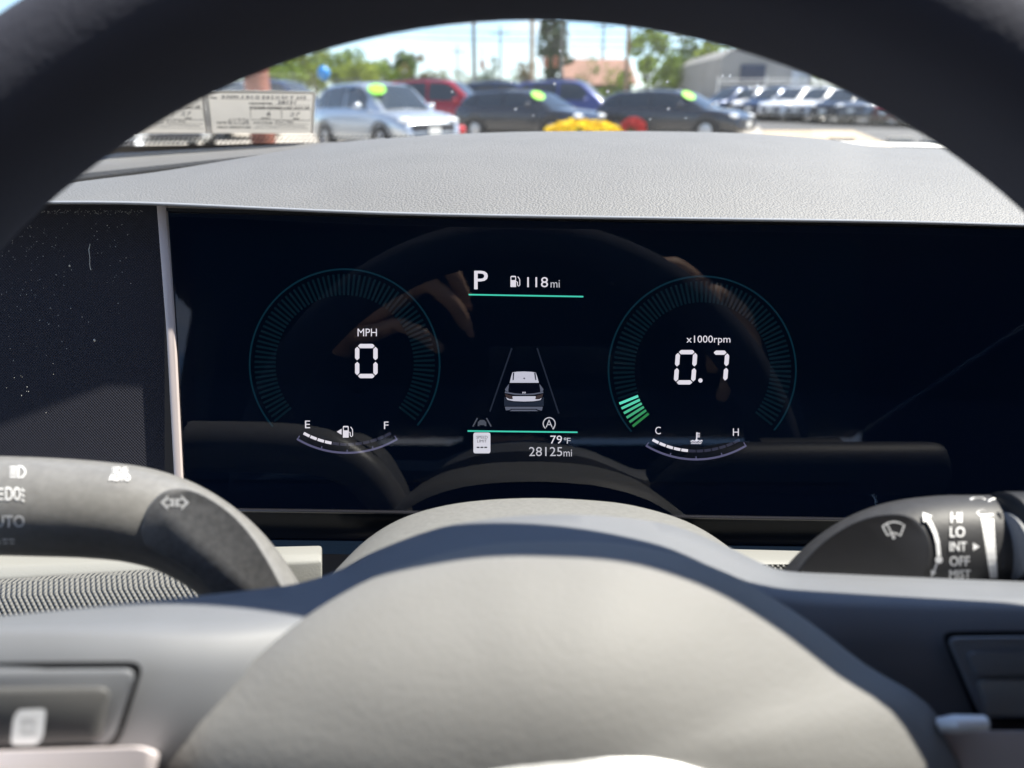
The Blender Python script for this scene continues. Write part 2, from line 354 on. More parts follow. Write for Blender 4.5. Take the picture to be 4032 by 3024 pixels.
# lint on the knit panel
lt = MB().tube([P(355, 960, 320), P(350, 985, 320), P(354, 1012, 319.5), P(353, 1040, 320), P(358, 1064, 320)], .00018, 6).build('lint_thread', mat('lint', (.6, .58, .52), .9)); tag(lt, 'pale curled thread of lint stuck to the black knit panel', 'lint')
MCR = mat('crumb', (.7, .66, .58), .9)
for (x, y, r, lab) in ((274, 1047, .0004, 'tiny pale crumb on the knit panel left of the lint thread'), (372, 1340, .0005, 'larger pale crumb low on the knit panel below the lint thread')):
    tag(MB().ball(P(x, y, 320), (r, r * .7, r * 1.3), 6, 5).build('crumb', MCR), lab, 'crumb')

dm = MB()
for i in range(330):
    if i < 110: X = random.uniform(165, 565); Y = random.gauss(834, 5); k = .8
    else:
        X = random.uniform(-20, 520); Y = 880 + abs(random.gauss(0, 260)); k = random.uniform(.5, 1.2)
        if X > 260 and random.random() < .5: continue
    q = P(X, Y, 320.6); a = random.uniform(0, 3.14); e1 = (EX * math.cos(a) + EU * math.sin(a)) * (.00027 * k); e2 = (EU * math.cos(a) - EX * math.sin(a)) * (.00017 * k)
    dm.add([q - e1, q - e2, q + e1, q + e2, q - EF * .00015], [(0, 1, 4), (1, 2, 4), (2, 3, 4), (3, 0, 4)])
tag(dm.build('dust', mat('dust', (.62, .6, .55), .9), smooth=False), 'pale dust and lint specks on the black knit panel', 'dust', kind='stuff')
for X, Y, lab in ((1840, 601, 'short dark fibre lying on the dashboard top, left of centre'), (2235, 604, 'short dark fibre lying on the dashboard top near its crest')):
    tag(MB().tube([P(X - 11, Y + 3, 420), P(X, Y, 423), P(X + 12, Y - 3, 427)], .0004, 6).build('fibre', M['black']), lab, 'lint')
# ------------------------------------------------------------------ instrument display
DD = 320.0
def fd(x, y): return P(x, y, DD)
def screen_mat(name, srgb):
    m = mat(name, (.0008, .0016, .005), .5, spec=0); b = m.node_tree.nodes['Principled BSDF']
    b.inputs['Emission Color'].default_value = (*lin(srgb), 1); b.inputs['Emission Strength'].default_value = 2 ** -EXPO; return m
disp = thing('instrument_display', P(2016, 2050, 330), 'wide glossy black driver display glowing with two round gauges', 'display')
outl = [(655, 822), (1500, 842), (2500, 862), (3500, 878), (4700, 902), (4700, 2062), (3300, 2036), (2000, 2018), (712, 2000)]
MB().prism([P(x, y, DD + 1.5) for x, y in outl], EF * .010).build('screen_panel', screen_mat('screen_navy_glow', (1, 4, 13)), disp, smooth=False)  # faint navy light put into the whole panel, unpowered border included
MB().px([(755, 912), (1700, 916), (2500, 926), (3395, 940), (3385, 1900), (2500, 1896), (1600, 1892), (775, 1888)], lambda x, y: P(x, y, DD + 1.2)).build('active_area', screen_mat('screen_lit', (1, 5, 14)), disp, smooth=False)
cg = MB().px([(x, y) for x, y in outl], lambda x, y: P(x, y, DD - .6)).build('cover_glass', clear('display_cover_glass', 1.57, 0.0), disp, smooth=False)
MB().prism([P(700, 2002, 318), P(2000, 2021, 318), P(3300, 2042, 318), P(4700, 2066, 318), P(4700, 2078, 318), P(3300, 2054, 318), P(2000, 2033, 318), P(700, 2014, 318)], EF * .012).build('lower_bezel', mat('bezel_black', (.02, .02, .025), .2, spec=.8), disp, bevel=.0005)
MB().prism([P(652, 818, 318), P(1500, 838, 318), P(2500, 858, 318), P(3500, 874, 318), P(4700, 898, 318), P(4700, 910, 318), P(3500, 886, 318), P(2500, 870, 318), P(1500, 850, 318), P(652, 830, 318)], EF * .008).build('upper_bezel', M['black'], disp)
E = {'white': glow('white_glow', (228, 224, 235)), 'grey': glow('grey_glow', (190, 190, 200)), 'dim': glow('dim_white_glow', (46, 48, 66)), 'arc': glow('arc_glow', (88, 88, 118)),
     'ring': glow('teal_ring_glow', (8, 36, 49)), 'tick': glow('teal_tick_glow', (6, 23, 33)), 'line': glow('mint_line_glow', (70, 205, 180)),
     'lane': glow('lane_line_glow', (34, 40, 54)), 'icon': glow('dim_icon_glow', (75, 80, 92)), 'c1': glow('car_white_glow', (196, 196, 212)), 'c2': glow('car_grey_glow', (92, 97, 114)),
     'c3': glow('car_dark_glow', (36, 43, 58)), 'blk': glow('black_glow', (6, 9, 22)), 'red': glow('lamp_glow', (60, 50, 52))}
def gauge(c, Rr, name, lit):
    m = MB().arc(c, Rr - 3, 221, -40, 7, fd, 96); ring = m.build(name, E['ring'], disp, smooth=False)
    t = MB(); n = 77
    for i in range(n):
        a = lerp(219, -38, i / (n - 1))
        if i < lit: continue
        t.line([(c[0] + r * math.cos(R(a)), c[1] - r * math.sin(R(a))) for r in (Rr - 105, Rr - 22)], 9, fd)
    t.build('tick_marks', E['tick'], ring, smooth=False)
    for i in range(lit):
        a = lerp(219, -38, i / (n - 1)); k = i / max(1, lit - 1)
        MB().line([(c[0] + r * math.cos(R(a)), c[1] - r * math.sin(R(a))) for r in (Rr - 100, Rr - 20)], 10, fd).build('lit_tick', glow('green_tick_glow', (lerp(45, 100, k), lerp(125, 228, k), lerp(72, 200, k))), ring, smooth=False)
    return ring
def seg7(m, x0, y0, x1, y1, segs, sl=0, th=17):
    """seven segment digit made of bevelled bars; sl leans the top to the right"""
    def f(x, y): return fd(x + sl * (y1 - y) / (y1 - y0), y)
    ym = (y0 + y1) / 2; h = th / 2; g = 3
    def hb(y, a, b): m.px([(a + g, y), (a + h + g, y - h), (b - h - g, y - h), (b - g, y), (b - h - g, y + h), (a + h + g, y + h)], f)
    def vb(x, a, b): m.px([(x, a + g), (x + h, a + h + g), (x + h, b - h - g), (x, b - g), (x - h, b - h - g), (x - h, a + h + g)], f)
    xa, xb, ya, yb = x0 + h, x1 - h, y0 + h, y1 - h
    for s in segs:
        if s == 'a': hb(ya, xa, xb)
        if s == 'd': hb(yb, xa, xb)
        if s == 'g': hb(ym, xa, xb)
        if s == 'b': vb(xb, ya, ym)
        if s == 'c': vb(xb, ym, yb)
        if s == 'f': vb(xa, ya, ym)
        if s == 'e': vb(xa, ym, yb)
    return m
gl = gauge((1357, 1434), 377, 'speed_gauge', 0)
MB().text('MPH', (1408, 1294, 1484, 1324), fd).build('unit_text', E['white'], gl, smooth=False)
seg7(MB(), 1398, 1354, 1487, 1489, 'abcdef').build('digit', E['white'], gl, smooth=False)
gr = gauge((2765, 1457), 372, 'rev_gauge', 6)
MB().text('x1000rpm', (2703, 1321, 2876, 1358), fd).build('unit_text', E['white'], gr, smooth=False)
seg7(MB(), 2652, 1378, 2737, 1514, 'abcdef', 10).build('digit', E['white'], gr, smooth=False)
seg7(MB(), 2789, 1380, 2863, 1510, 'abc', 10).build('digit', E['white'], gr, smooth=False)
MB().px([(2758 + 8.5 * math.cos(i * .5236), 1498 + 8.5 * math.sin(i * .5236)) for i in range(12)], fd).build('decimal_point', E['white'], gr, smooth=False)
def pump(m, x, y, s):
    """fuel pump pictogram, (x,y) top left, s height"""
    m.px([(x, y + s), (x, y + s * .08), (x + s * .06, y), (x + s * .44, y), (x + s * .50, y + s * .08), (x + s * .50, y + s * .12), (x + s * .08, y + s * .12), (x + s * .08, y + s * .38), (x + s * .50, y + s * .38), (x + s * .5, y + s)], fd)
    m.px([(x + s * .42, y + s * .12), (x + s * .5, y + s * .12), (x + s * .5, y + s * .38), (x + s * .42, y + s * .38)], fd)
    m.line([(x + s * .5, y + s * .52), (x + s * .62, y + s * .55), (x + s * .64, y + s * .85), (x + s * .74, y + s * .92), (x + s * .84, y + s * .82), (x + s * .82, y + s * .3), (x + s * .66, y + s * .08)], s * .075, fd)
    return m
def arcgauge(name, c, lit, a, b):
    f0, f1 = 239, 301
    m = MB().arc(c, 384, f0, f1, 8, fd, 32)
    for an, l in ((f0 + .4, 16), (f1 - .4, 16), (lerp(f0, f1, .25), 12), (270, 12), (lerp(f0, f1, .75), 12)):
        m.line([(c[0] + r * math.cos(R(an)), c[1] - r * math.sin(R(an))) for r in (384, 384 - l)], 4, fd)
    g = m.build(name, E['arc'], disp, smooth=False)
    on = MB(); off = MB()
    for i in range(12):
        a0 = lerp(f0 + 1.5, f1 - 1.5, i / 12); a1 = lerp(f0 + 1.5, f1 - 1.5, (i + 1) / 12)
        (on if i < lit else off).arc(c, 351, a0 + .3, a1 - .3, 11, fd, 4)
    on.build('lit_segments', E['white'], g, smooth=False); off.build('unlit_segments', E['dim'], g, smooth=False)
    for s, bx in (a, b): MB().text(s, bx, fd).build('gauge_letter', E['white'], g, smooth=False)
    return g
fg = arcgauge('fuel_gauge', (1367, 1399), 4, ('E', (1201, 1656, 1221, 1686)), ('F', (1512, 1660, 1530, 1689)))
pm = pump(MB(), 1350, 1677, 46); pm.px([(1326, 1700), (1345, 1688), (1345, 1712)], fd); pm.build('pump_icon', E['white'], fg, smooth=False)
tg = arcgauge('temperature_gauge', (2741, 1425), 5, ('C', (2580, 1680, 2602, 1710)), ('H', (2886, 1687, 2909, 1716)))
m = MB(); m.line([(2744, 1702), (2743, 1735)], 5, fd); m.px([(2743 + 6 * math.cos(i), 1734 + 6 * math.sin(i)) for i in range(6)], fd)
for y in (1706, 1713, 1720): m.line([(2746, y), (2756, y + .3)], 3.4, fd)
for y, a, b in ((1736, 2719, 2737), (1736, 2749, 2766), (1745, 2721, 2763)):
    m.line([(lerp(a, b, i / 16), y + 2.6 * math.sin(lerp(a, b, i / 16) * .55)) for i in range(17)], 3.6, fd)
m.build('coolant_icon', E['white'], tg, smooth=False)
MB().text('P', (1867, 1066, 1921, 1139), fd, .008).build('gear_letter', E['white'], disp, smooth=False)
rr = MB().text('118', (2076, 1091, 2158, 1131), fd).build('range_readout', E['white'], disp, smooth=False)
MB().text('mi', (2168, 1103, 2204, 1132), fd).build('unit_text', E['grey'], rr, smooth=False)
pump(MB(), 2010, 1086, 44).build('pump_icon', E['white'], rr, smooth=False)
MB().line([(1845, 1160), (2297, 1168)], 6, fd).build('divider_line', E['line'], disp, smooth=False)
MB().line([(1841, 1697), (2274, 1702)], 6, fd).build('divider_line', E['line'], disp, smooth=False)
MB().line([(2015, 1371), (1929, 1620)], 6, fd).build('lane_line', E['lane'], disp, smooth=False)
MB().line([(2115, 1371), (2200, 1628)], 6, fd).build('lane_line', E['lane'], disp, smooth=False)
def f7(x, y): return P(1850 + x / 5.185, 1400 + y / 5.185, DD)
def f7b(x, y): return P(1850 + x / 5.185, 1400 + y / 5.185, DD - .12)
ci = MB().px([(815, 555), (840, 440), (868, 345), (960, 330), (1110, 325), (1260, 332), (1345, 348), (1375, 430), (1408, 555)], f7).build('vehicle_icon', E['c1'], disp, smooth=False)
m = MB(); m.px([(880, 350), (908, 350), (895, 500), (870, 505)], f7b); m.px([(1312, 352), (1340, 350), (1358, 500), (1335, 500)], f7b); m.px([(1090, 470), (1110, 445), (1130, 470), (1110, 485)], f7b); m.build('roof_rails', E['c3'], ci, smooth=False)
MB().px([(812, 568), (1408, 568), (1440, 690), (1438, 745), (1300, 768), (1110, 778), (930, 768), (785, 745), (785, 690)], f7).build('rear_glass', E['blk'], ci, smooth=False)
m = MB(); m.px([(800, 575), (785, 745), (730, 720), (715, 690)], f7); m.px([(1420, 575), (1440, 745), (1490, 722), (1503, 690)], f7)
m.px([(720, 728), (785, 748), (930, 772), (1110, 784), (1300, 772), (1438, 748), (1495, 728), (1500, 765), (1300, 800), (1110, 806), (920, 800), (712, 765)], f7)
m.build('tailgate', E['c2'], ci, smooth=False)
MB().px([(870, 830), (1345, 830), (1345, 892), (1420, 890), (1470, 860), (1440, 910), (1300, 932), (1110, 938), (900, 930), (770, 905), (735, 850), (800, 885), (870, 892)], f7).build('rear_panel', E['c1'], ci, smooth=False)
m = MB(); m.px([(715, 780), (860, 822), (880, 885), (790, 868), (735, 840)], f7b); m.px([(1498, 780), (1350, 822), (1335, 890), (1420, 875), (1480, 840)], f7b); m.build('tail_lamps', E['red'], ci, smooth=False)
m = MB(); m.px([(700, 840), (770, 920), (900, 948), (1110, 955), (1310, 948), (1450, 915), (1510, 840), (1510, 1030), (700, 1030)], f7); m.build('bumper', E['c3'], ci, smooth=False)
m = MB(); m.px([(715, 1045), (1490, 1045), (1470, 1125), (1400, 1110), (1360, 1090), (850, 1090), (810, 1110), (735, 1120)], f7); m.px([(860, 1105), (1340, 1105), (1400, 1135), (810, 1135)], f7); m.build('skid_plate', E['c2'], ci, smooth=False)
m = MB()
for a in (1075, 1115): m.px([(a, 740), (a + 26, 740), (a + 20, 775), (a - 4, 775)], f7b)
m.build('roof_badge', E['c1'], ci, smooth=False)
m = MB(); m.line([(155, 1275), (62, 1450)], 28, f7); m.line([(340, 1275), (435, 1450)], 28, f7)
m.px([(165, 1345), (190, 1345), (200, 1315), (300, 1315), (312, 1345), (335, 1345), (338, 1440), (300, 1440), (295, 1420), (200, 1420), (195, 1440), (158, 1440)], f7); m.build('lane_assist_icon', E['icon'], disp, smooth=False)
m = MB(); m.arc((1620, 1390), 122, -52, 232, 22, f7, 40); m.px([(1680, 1480), (1735, 1470), (1700, 1515)], f7); m.text('A', (1548, 1310, 1690, 1465), f7); m.build('auto_stop_icon', E['grey'], disp, smooth=False)
m = MB()
ss = m.px(rpoly([(1864, 1703), (1931, 1703), (1931, 1785), (1864, 1785)], 9), fd).build('speed_limit_sign', glow('sign_glow', (214, 214, 226)), disp, smooth=False)
fdb = lambda x, y: P(x, y, DD - .15)
m = MB().text('SPEED', (1876, 1716, 1920, 1727), fdb).text('LIMIT', (1879, 1731, 1917, 1742), fdb)
for a in (1877, 1892, 1907): m.px([(a, 1759), (a + 11, 1759), (a + 11, 1764), (a, 1764)], fdb)
m.build('sign_text', E['blk'], ss, smooth=False)
t_ = MB().text('79', (2167, 1715, 2213, 1747), fd).build('temperature_readout', E['white'], disp, smooth=False)
MB().text('F', (2232, 1724, 2247, 1747), fd).arc((2225, 1728), 4, 0, 360, 2.5, fd, 16).build('unit_text', E['grey'], t_, smooth=False)
t_ = MB().text('28125', (2083, 1760, 2214, 1796), fd).build('odometer_readout', E['grey'], disp, smooth=False)
MB().text('mi', (2219, 1770, 2252, 1797), fd).build('unit_text', E['grey'], t_, smooth=False)

# ------------------------------------------------------------------ column shroud and stalks
rows = []
sh = [(1290, 2330), (1330, 2240), (1450, 2120), (1600, 2034), (1800, 1982), (2050, 1962), (2300, 1968), (2500, 1992), (2700, 2052), (2850, 2140), (2960, 2240), (3010, 2330)]
sh = smooth_tab(sh, 5)
for d, sc_, drop in ((288, .97, 3.0), (285, .995, .6), (281, 1, 0), (262, 1.0, 0.0), (240, 1.0, 0), (225, 1.0, 0)):
    rows.append([W(((x - 2150) * sc_ + 2150 - CX) / F * 281, (CY - y) / F * 281 - drop, d) for x, y in sh])
col_s = thing('steering_column', P(2150, 2300, 250), 'dusty rounded grey steering column cover behind the wheel hub', 'steering column')
MB().grid(rows).build('shroud', M['shroud'], col_s)

def stalk_tube(path, DS):
    """path of (px, py, radius px); returns rings swept at depth DS"""
    pts = [Vector((p[0], p[1])) for p in path]; rings = []; n = 64
    for i, p in enumerate(pts):
        t = (pts[min(i + 1, len(pts) - 1)] - pts[max(i - 1, 0)]).normalized(); nn = Vector((t.y, -t.x))
        rr = path[i][2]
        ring = []
        for k in range(n):
            a = 2 * math.pi * k / n; q = p + nn * rr * math.cos(a)
            ring.append(W((q.x - CX) / F * DS, (CY - q.y) / F * DS, DS - rr / F * DS * .95 * math.sin(a)))
        rings.append(ring)
    return rings
def spath(tab, n=8):
    a = smooth_tab([(x, y) for x, y, r in tab], n); b = smooth_tab([(i, r) for i, (x, y, r) in enumerate(tab)], n)
    return [(p[0], p[1], q[1]) for p, q in zip(a, b)]
DS = 218.0
pl = spath([(-420, 1984, 192), (-100, 1988, 193), (150, 1994, 192), (380, 2006, 188), (560, 2030, 184), (720, 2085, 176), (880, 2190, 165), (1010, 2330, 152), (1110, 2480, 140), (1190, 2640, 130)])
left = thing('turn_signal_stalk', P(1110, 2480, DS), 'grey turn signal and light stalk on the left with white headlamp symbols', 'stalk')
rg = stalk_tube(pl, DS); m = MB().grid(rg, True); m.cap(rg[0][::-1]); m.cap(rg[-1]); m.build('stalk_arm', M['stalk'], left)
face = smooth_tab([(556, 2085), (575, 2010), (630, 1945), (700, 1922), (780, 1938), (870, 1990), (950, 2060), (1020, 2150), (1090, 2270), (1150, 2390), (1180, 2480)], 4) + smooth_tab([(900, 2480), (862, 2385), (790, 2285), (700, 2215), (620, 2175), (572, 2140), (556, 2085)], 4)
def lf(d): return [W((x - CX) / F * 205, (CY - y) / F * 205, d) for x, y in [((x - 2016) * 1.0 + 2016, y) for x, y in face[:-1]]]
dfc = 202.5
fc = lambda x, y: W((x - CX) / F * 205, (CY - y) / F * 205, dfc)
def face_plate(face, dface, dback, mt, parent, name):
    pts = face; c = Vector((sum(p[0] for p in pts) / len(pts), sum(p[1] for p in pts) / len(pts)))
    rings = []
    for d, k in ((dback, 1.0), (dface + 1.2, 1.0), (dface + .35, .992), (dface, .975)):
        rings.append([P(c.x + (x - c.x) * k, c.y + (y - c.y) * k, d) for x, y in pts])
    m = MB().grid(rings, True); m.cap(rings[-1]); return m.build(name, mt, parent, auto=60)
face_plate(face[:-1], 203.0, 214, M['stalkface'], left, 'stalk_face')
fa = lambda x, y: P(x, y, 202.94)
m = MB()
for s, c in ((-1, 660), (1, 716)):
    o_ = [(c + s * 29, 1979), (c - s * 2, 1948), (c - s * 2, 1963), (c - s * 26, 1963), (c - s * 26, 1995), (c - s * 2, 1995), (c - s * 2, 2010)]
    cm = Vector((c - s * 1, 1979))
    i_ = [tuple(cm + (Vector(p) - cm) * .46) for p in o_]
    m.grid([[fa(*p) for p in o_], [fa(*p) for p in i_]], True)
m.build('turn_arrow_icon', M['print'], left, smooth=False)
def onL(x, y):
    cy = interp([(p[0], p[1]) for p in pl[:50]], x); r = interp([(p[0], p[2]) for p in pl[:50]], x); dd = DS - 8
    for _ in range(6):
        u = max(-.97, min(.97, (CY - (CY - y) * dd / DS - cy) / r)); dd = DS - r / F * DS * .95 * math.sqrt(1 - u * u) - .07
    return P(x, y, dd)
# (a point on the front of the tube drifts a little with depth, so symbols are laid on with the axis' scale)
def lamp(m, x, y, s, fn, k=4, down=False):
    m.line([(x, y - s), (x + s * .7, y - s * .95), (x + s * 1.25, y - s * .3), (x + s * 1.25, y + s * .3), (x + s * .7, y + s * .95), (x, y + s), (x, y - s)], s * .2, fn)
    for i in range(k):
        yy = y - s * .85 + i * s * 1.7 / (k - 1); m.line([(x - s * 1.5, yy + (s * .4 if down else 0)), (x - s * .35, yy)], s * .19, fn)
    return m
def sc_on(fn, d0, dref): return fn
lamp(MB(), 72, 1858, 22, onL).build('high_beam_icon', M['print'], left, smooth=False)
m = lamp(MB(), 462, 1852, 13, onL, 4); m.text('E', (487, 1840, 504, 1866), onL, fat=.7).text('AUTO', (430, 1869, 512, 1892), onL, fat=.7); m.build('auto_high_beam_icon', M['print'], left, smooth=False)
m = MB(); m.text('D', (22, 1918, 50, 1970), onL, fat=.7).text('O', (54, 1918, 80, 1970), onL, fat=.7)
for y in (1925, 1945, 1965): m.line([(84, y), (96, y + 10)], 6, onL); m.line([(-8, y), (14, y)], 6, onL)
m.build('side_lamp_icon', M['print'], left, smooth=False)
MB().text('AUTO', (-60, 2030, 96, 2076), onL, fat=.7).build('stalk_text', M['print'], left, smooth=False)
MB().text('OFF', (-40, 2122, 56, 2158), onL, fat=.7).build('stalk_text', M['print'], left, smooth=False)

pr = spath([(5250, 2150, 190), (5150, 2150, 200), (4600, 2150, 200), (4200, 2149, 200), (3900, 2150, 199), (3700, 2153, 198), (3530, 2175, 192), (3380, 2235, 182), (3240, 2340, 168), (3120, 2480, 152), (3040, 2640, 140)])
right = thing('wiper_stalk', P(3120, 2480, DS), 'wiper stalk with shade painted in, on the right, printed HI LO INT OFF MIST', 'stalk')
rg = stalk_tube(pr, DS); m = MB().grid(rg, True); m.cap(rg[0][::-1]); m.cap(rg[-1]); m.build('stalk_arm', M['stalkshade'], right)
face2 = smooth_tab([(3100, 2330), (3150, 2235), (3230, 2145), (3330, 2075), (3430, 2035), (3530, 2024), (3600, 2042), (3645, 2095), (3664, 2160), (3655, 2230), (3620, 2300)], 4) + [(3560, 2390), (3200, 2400)]
face_plate(face2, 203.0, 214, M['darkface'], right, 'stalk_face')
f2 = lambda x, y: P(x, y, 202.94)
def fz(x, y): return f2(3400 + x / 3.5, 1900 + y / 3.5)
m = MB(); m.line([(262, 605), (330, 560), (410, 540), (490, 552), (562, 590), (505, 735), (460, 705), (410, 692), (375, 705), (335, 732), (262, 605)], 22, fz); m.line([(325, 575), (415, 755)], 20, fz); m.px([(415 + 24 * math.cos(i * .7), 755 + 24 * math.sin(i * .7)) for i in range(9)], fz); m.build('wiper_icon', M['print'], right, smooth=False)
prr = sorted([(p[0], p[1], p[2]) for p in pr if p[0] > 3500])
def onR(x, y):
    cy = interp([(p[0], p[1]) for p in prr], x); r = interp([(p[0], p[2]) for p in prr], x); u = max(-.98, min(.98, (y - cy) / r))
    return W((x - CX) / F * DS, (CY - y) / F * DS, DS - r / F * DS * .95 * math.sqrt(1 - u * u) - .25)
PR_D = 207.0
def onRz(x, y):
    # photo position -> the position on the axis plane that shows there
    X, Y = 3400 + x / 3.5, 1900 + y / 3.5
    r = 199; u = max(-.97, min(.97, (Y - 2151) / r)); dd = DS - r / F * DS * .95 * math.sqrt(1 - u * u) - .07
    for _ in range(3):
        y_ax = CY - (CY - Y) * dd / DS; u = max(-.97, min(.97, (y_ax - 2151) / r)); dd = DS - r / F * DS * .95 * math.sqrt(1 - u * u) - .07
    return P(X, Y, dd)
for s, b in (('HI', (1205, 412, 1355, 550)), ('LO', (1195, 610, 1395, 752)), ('INT', (1190, 818, 1420, 945)), ('OFF', (1188, 1018, 1460, 1150)), ('MIST', (1185, 1205, 1475, 1320))):
    MB().text(s, b, onRz, fat=2.5).build('stalk_text', M['print'], right, smooth=False)
m = MB(); m.line([(880, 490), (940, 590), (990, 700), (1025, 830), (1040, 1010)], 55, onRz); m.px([(818, 410), (945, 460), (885, 500), (830, 550)], onRz); m.px([(1040 + 52 * math.cos(i * .5236), 1065 + 52 * math.sin(i * .5236)) for i in range(12)], onRz); m.line([(1010, 1110), (965, 1250)], 26, onRz); m.px([(925, 1200), (1005, 1240), (935, 1300)], onRz)
m.build('speed_arrow_icon', M['print'], right, smooth=False)
m = MB(); m.grid([[onRz(lerp(1615, 1745, i / 10) , lerp(440, 1320, i / 10)), onRz(lerp(1790, 1850, i / 10), lerp(440, 1320, i / 10))] for i in range(11)]); m.px([(1562, 415), (1600, 372), (1795, 372), (1785, 440), (1600, 458)], onRz); m.px([(1510, 830), (1600, 885), (1510, 940)], onRz)
m.build('interval_wedge_icon', M['print'], right, smooth=False)
m = MB(); m.line([(1470, 235), (1530, 210), (1640, 205), (1690, 235), (1670, 300), (1590, 330), (1520, 305), (1470, 235)], 26, onRz); m.line([(1560, 240), (1610, 300)], 22, onRz); m.line([(1710, 270), (1780, 225), (1900, 225), (1935, 265), (1860, 305), (1760, 315), (1710, 270)], 30, onRz); m.build('washer_icon', M['print'], right, smooth=False)
MB().tube([P(x, 2150, 212) for x in (3940, 3960, 4300, 4600)], [.0135, .0155, .0155, .0155], 28).build('knob_recess', M['black'], right)
MB().tube([P(x, 2150, 208) for x in (3952, 3960, 4300, 4600)], [.0085, .0094, .0094, .0094], 24).build('control_knob', M['satin'], right)
MB().prism([onRz(1820, 400), onRz(1880, 400), onRz(1935, 1180), onRz(1895, 1180)], -EF * .0012).build('knob_collar', M['stalkshade'], right, bevel=.0005)

# ------------------------------------------------------------------ steering wheel
DW = 155.0
wheel = thing('steering_wheel', P(2096, 3036, 170), 'steering wheel with black leather rim, pale hub and grey spokes', 'steering wheel')
C0 = ((2096 - CX) / F * DW, (CY - 3036) / F * DW)
R_IN, HR, HD = 159.8, 14.4, 15.5
rings = []; n = 160
for i in range(n):
    a = 2 * math.pi * i / n; ring = []
    for k in range(28):
        b = 2 * math.pi * k / 28
        cr = math.copysign(abs(math.cos(b)) ** .85, math.cos(b)); sr = math.copysign(abs(math.sin(b)) ** .85, math.sin(b))
        rr = R_IN + HR + HR * cr
        ring.append(W(C0[0] + rr * math.cos(a), C0[1] + rr * math.sin(a), DW + HD * sr))
    rings.append(ring)
MB().grid(rings + [rings[0]], True).build('rim', M['leather'], wheel)
# hub pad: a dome drawn out from the wheel centre
HC = Vector((2190, 3080))
ho = [(2200, 2132), (1800, 2166), (1500, 2262), (1200, 2432), (900, 2704), (700, 2905), (640, 3080), (800, 3300), (1300, 3480), (2190, 3560), (3100, 3480), (3620, 3300), (3800, 3080), (3745, 2905), (3640, 2760), (3400, 2612), (3150, 2424), (2900, 2274), (2600, 2168)]
pol = sorted([(math.atan2(-(y - HC.y), x - HC.x) % (2 * math.pi), math.hypot(x - HC.x, y - HC.y)) for x, y in ho])
pol = [(pol[-1][0] - 2 * math.pi, pol[-1][1])] + pol + [(pol[0][0] + 2 * math.pi, pol[0][1])]
pol = smooth_tab(pol, 8)
rings = []
for rho in [.02, .1, .2, .3, .4, .5, .6, .68, .75, .81, .86, .90, .93, .955, .975, .99, 1.0, 1.0, 1.0]:
    i = len(rings)
    ring = []
    for k in range(120):
        a = 2 * math.pi * k / 120
        left_ = max(0.0, -math.cos(a)) ** 1.5 * (1 - max(0, math.sin(a)) ** 2 * .9)          # the pad runs flatter into the left spoke
        amp = 29 - 17 * left_; dep = 135 + amp * rho ** 2.3 + ((4 - 1 * left_) * ((rho - .9) / .1) ** 2 if rho > .9 else 0)
        if i == 17: dep += 5
        if i == 18: dep += 22
        ring.append(P(HC.x + interp(pol, a) * rho * math.cos(a), HC.y - interp(pol, a) * rho * math.sin(a), dep))
    rings.append(ring)
m = MB().grid(rings, True); m.cap(rings[0]); m.build('hub_pad', M['pad'], wheel, auto=60)
# emblem plate low on the hub
MB().ball(P(2290, 3210, 136.5), (.032, .0115, .0035), 32, 12, Matrix((EX, EU, -EF)).transposed()).build('emblem_plate', M['bright'], wheel)
# spoke carrier: loft along x behind the pad
T = smooth_tab([(-700, 2490), (-300, 2452), (0, 2425), (500, 2374), (1000, 2322), (1200, 2290), (1350, 2238), (1500, 2160), (1800, 2062), (2200, 2026), (2600, 2058), (2850, 2148), (2990, 2214), (3090, 2248), (3300, 2260), (4032, 2290), (4800, 2315)], 6)
Bv = smooth_tab([(-700, 2530), (0, 2480), (500, 2490), (800, 2500), (1000, 2495), (1200, 2470), (1350, 2400), (1500, 2300), (1800, 2200), (2200, 2170), (2600, 2200), (2850, 2290), (3000, 2340), (3300, 2372), (4032, 2385), (4800, 2400)], 6)
DFc = smooth_tab([(-700, 147), (300, 148), (800, 152), (1150, 160), (1500, 173), (2200, 180), (2800, 186), (3300, 182), (4800, 178)], 6)
rows = []
for X in [-700 + 50 * i for i in range(111)]:
    t, b, d = interp(T, X), interp(Bv, X), interp(DFc, X)
    rows.append([P(X, t + 80, d + 34), P(X, t + 10, d + 22), P(X, t, d + 17), P(X, lerp(t, b, .3), d + 12), P(X, lerp(t, b, .62), d + 6), P(X, lerp(t, b, .88), d + 2), P(X, b + 25, d), P(X, b + 160, d - 3), P(X, b + 420, d - 3), P(X, 3250, d + 4), P(X, 3500, d + 20)])
MB().grid(rows).build('spoke', M['satin'], wheel)
rows = []
for X in [-700 + 60 * i for i in range(92)]:
    t, d = interp(T, X), interp(DFc, X)
    rows.append([P(X, t + 34, d + 24), P(X, t + 60, d + 40), P(X, t + 500, d + 46), P(X, 3500, d + 40)])
MB().grid(rows).build('back_cover', M['black'], wheel)  # unseen black backing added to dim the spokes' reflection in the display
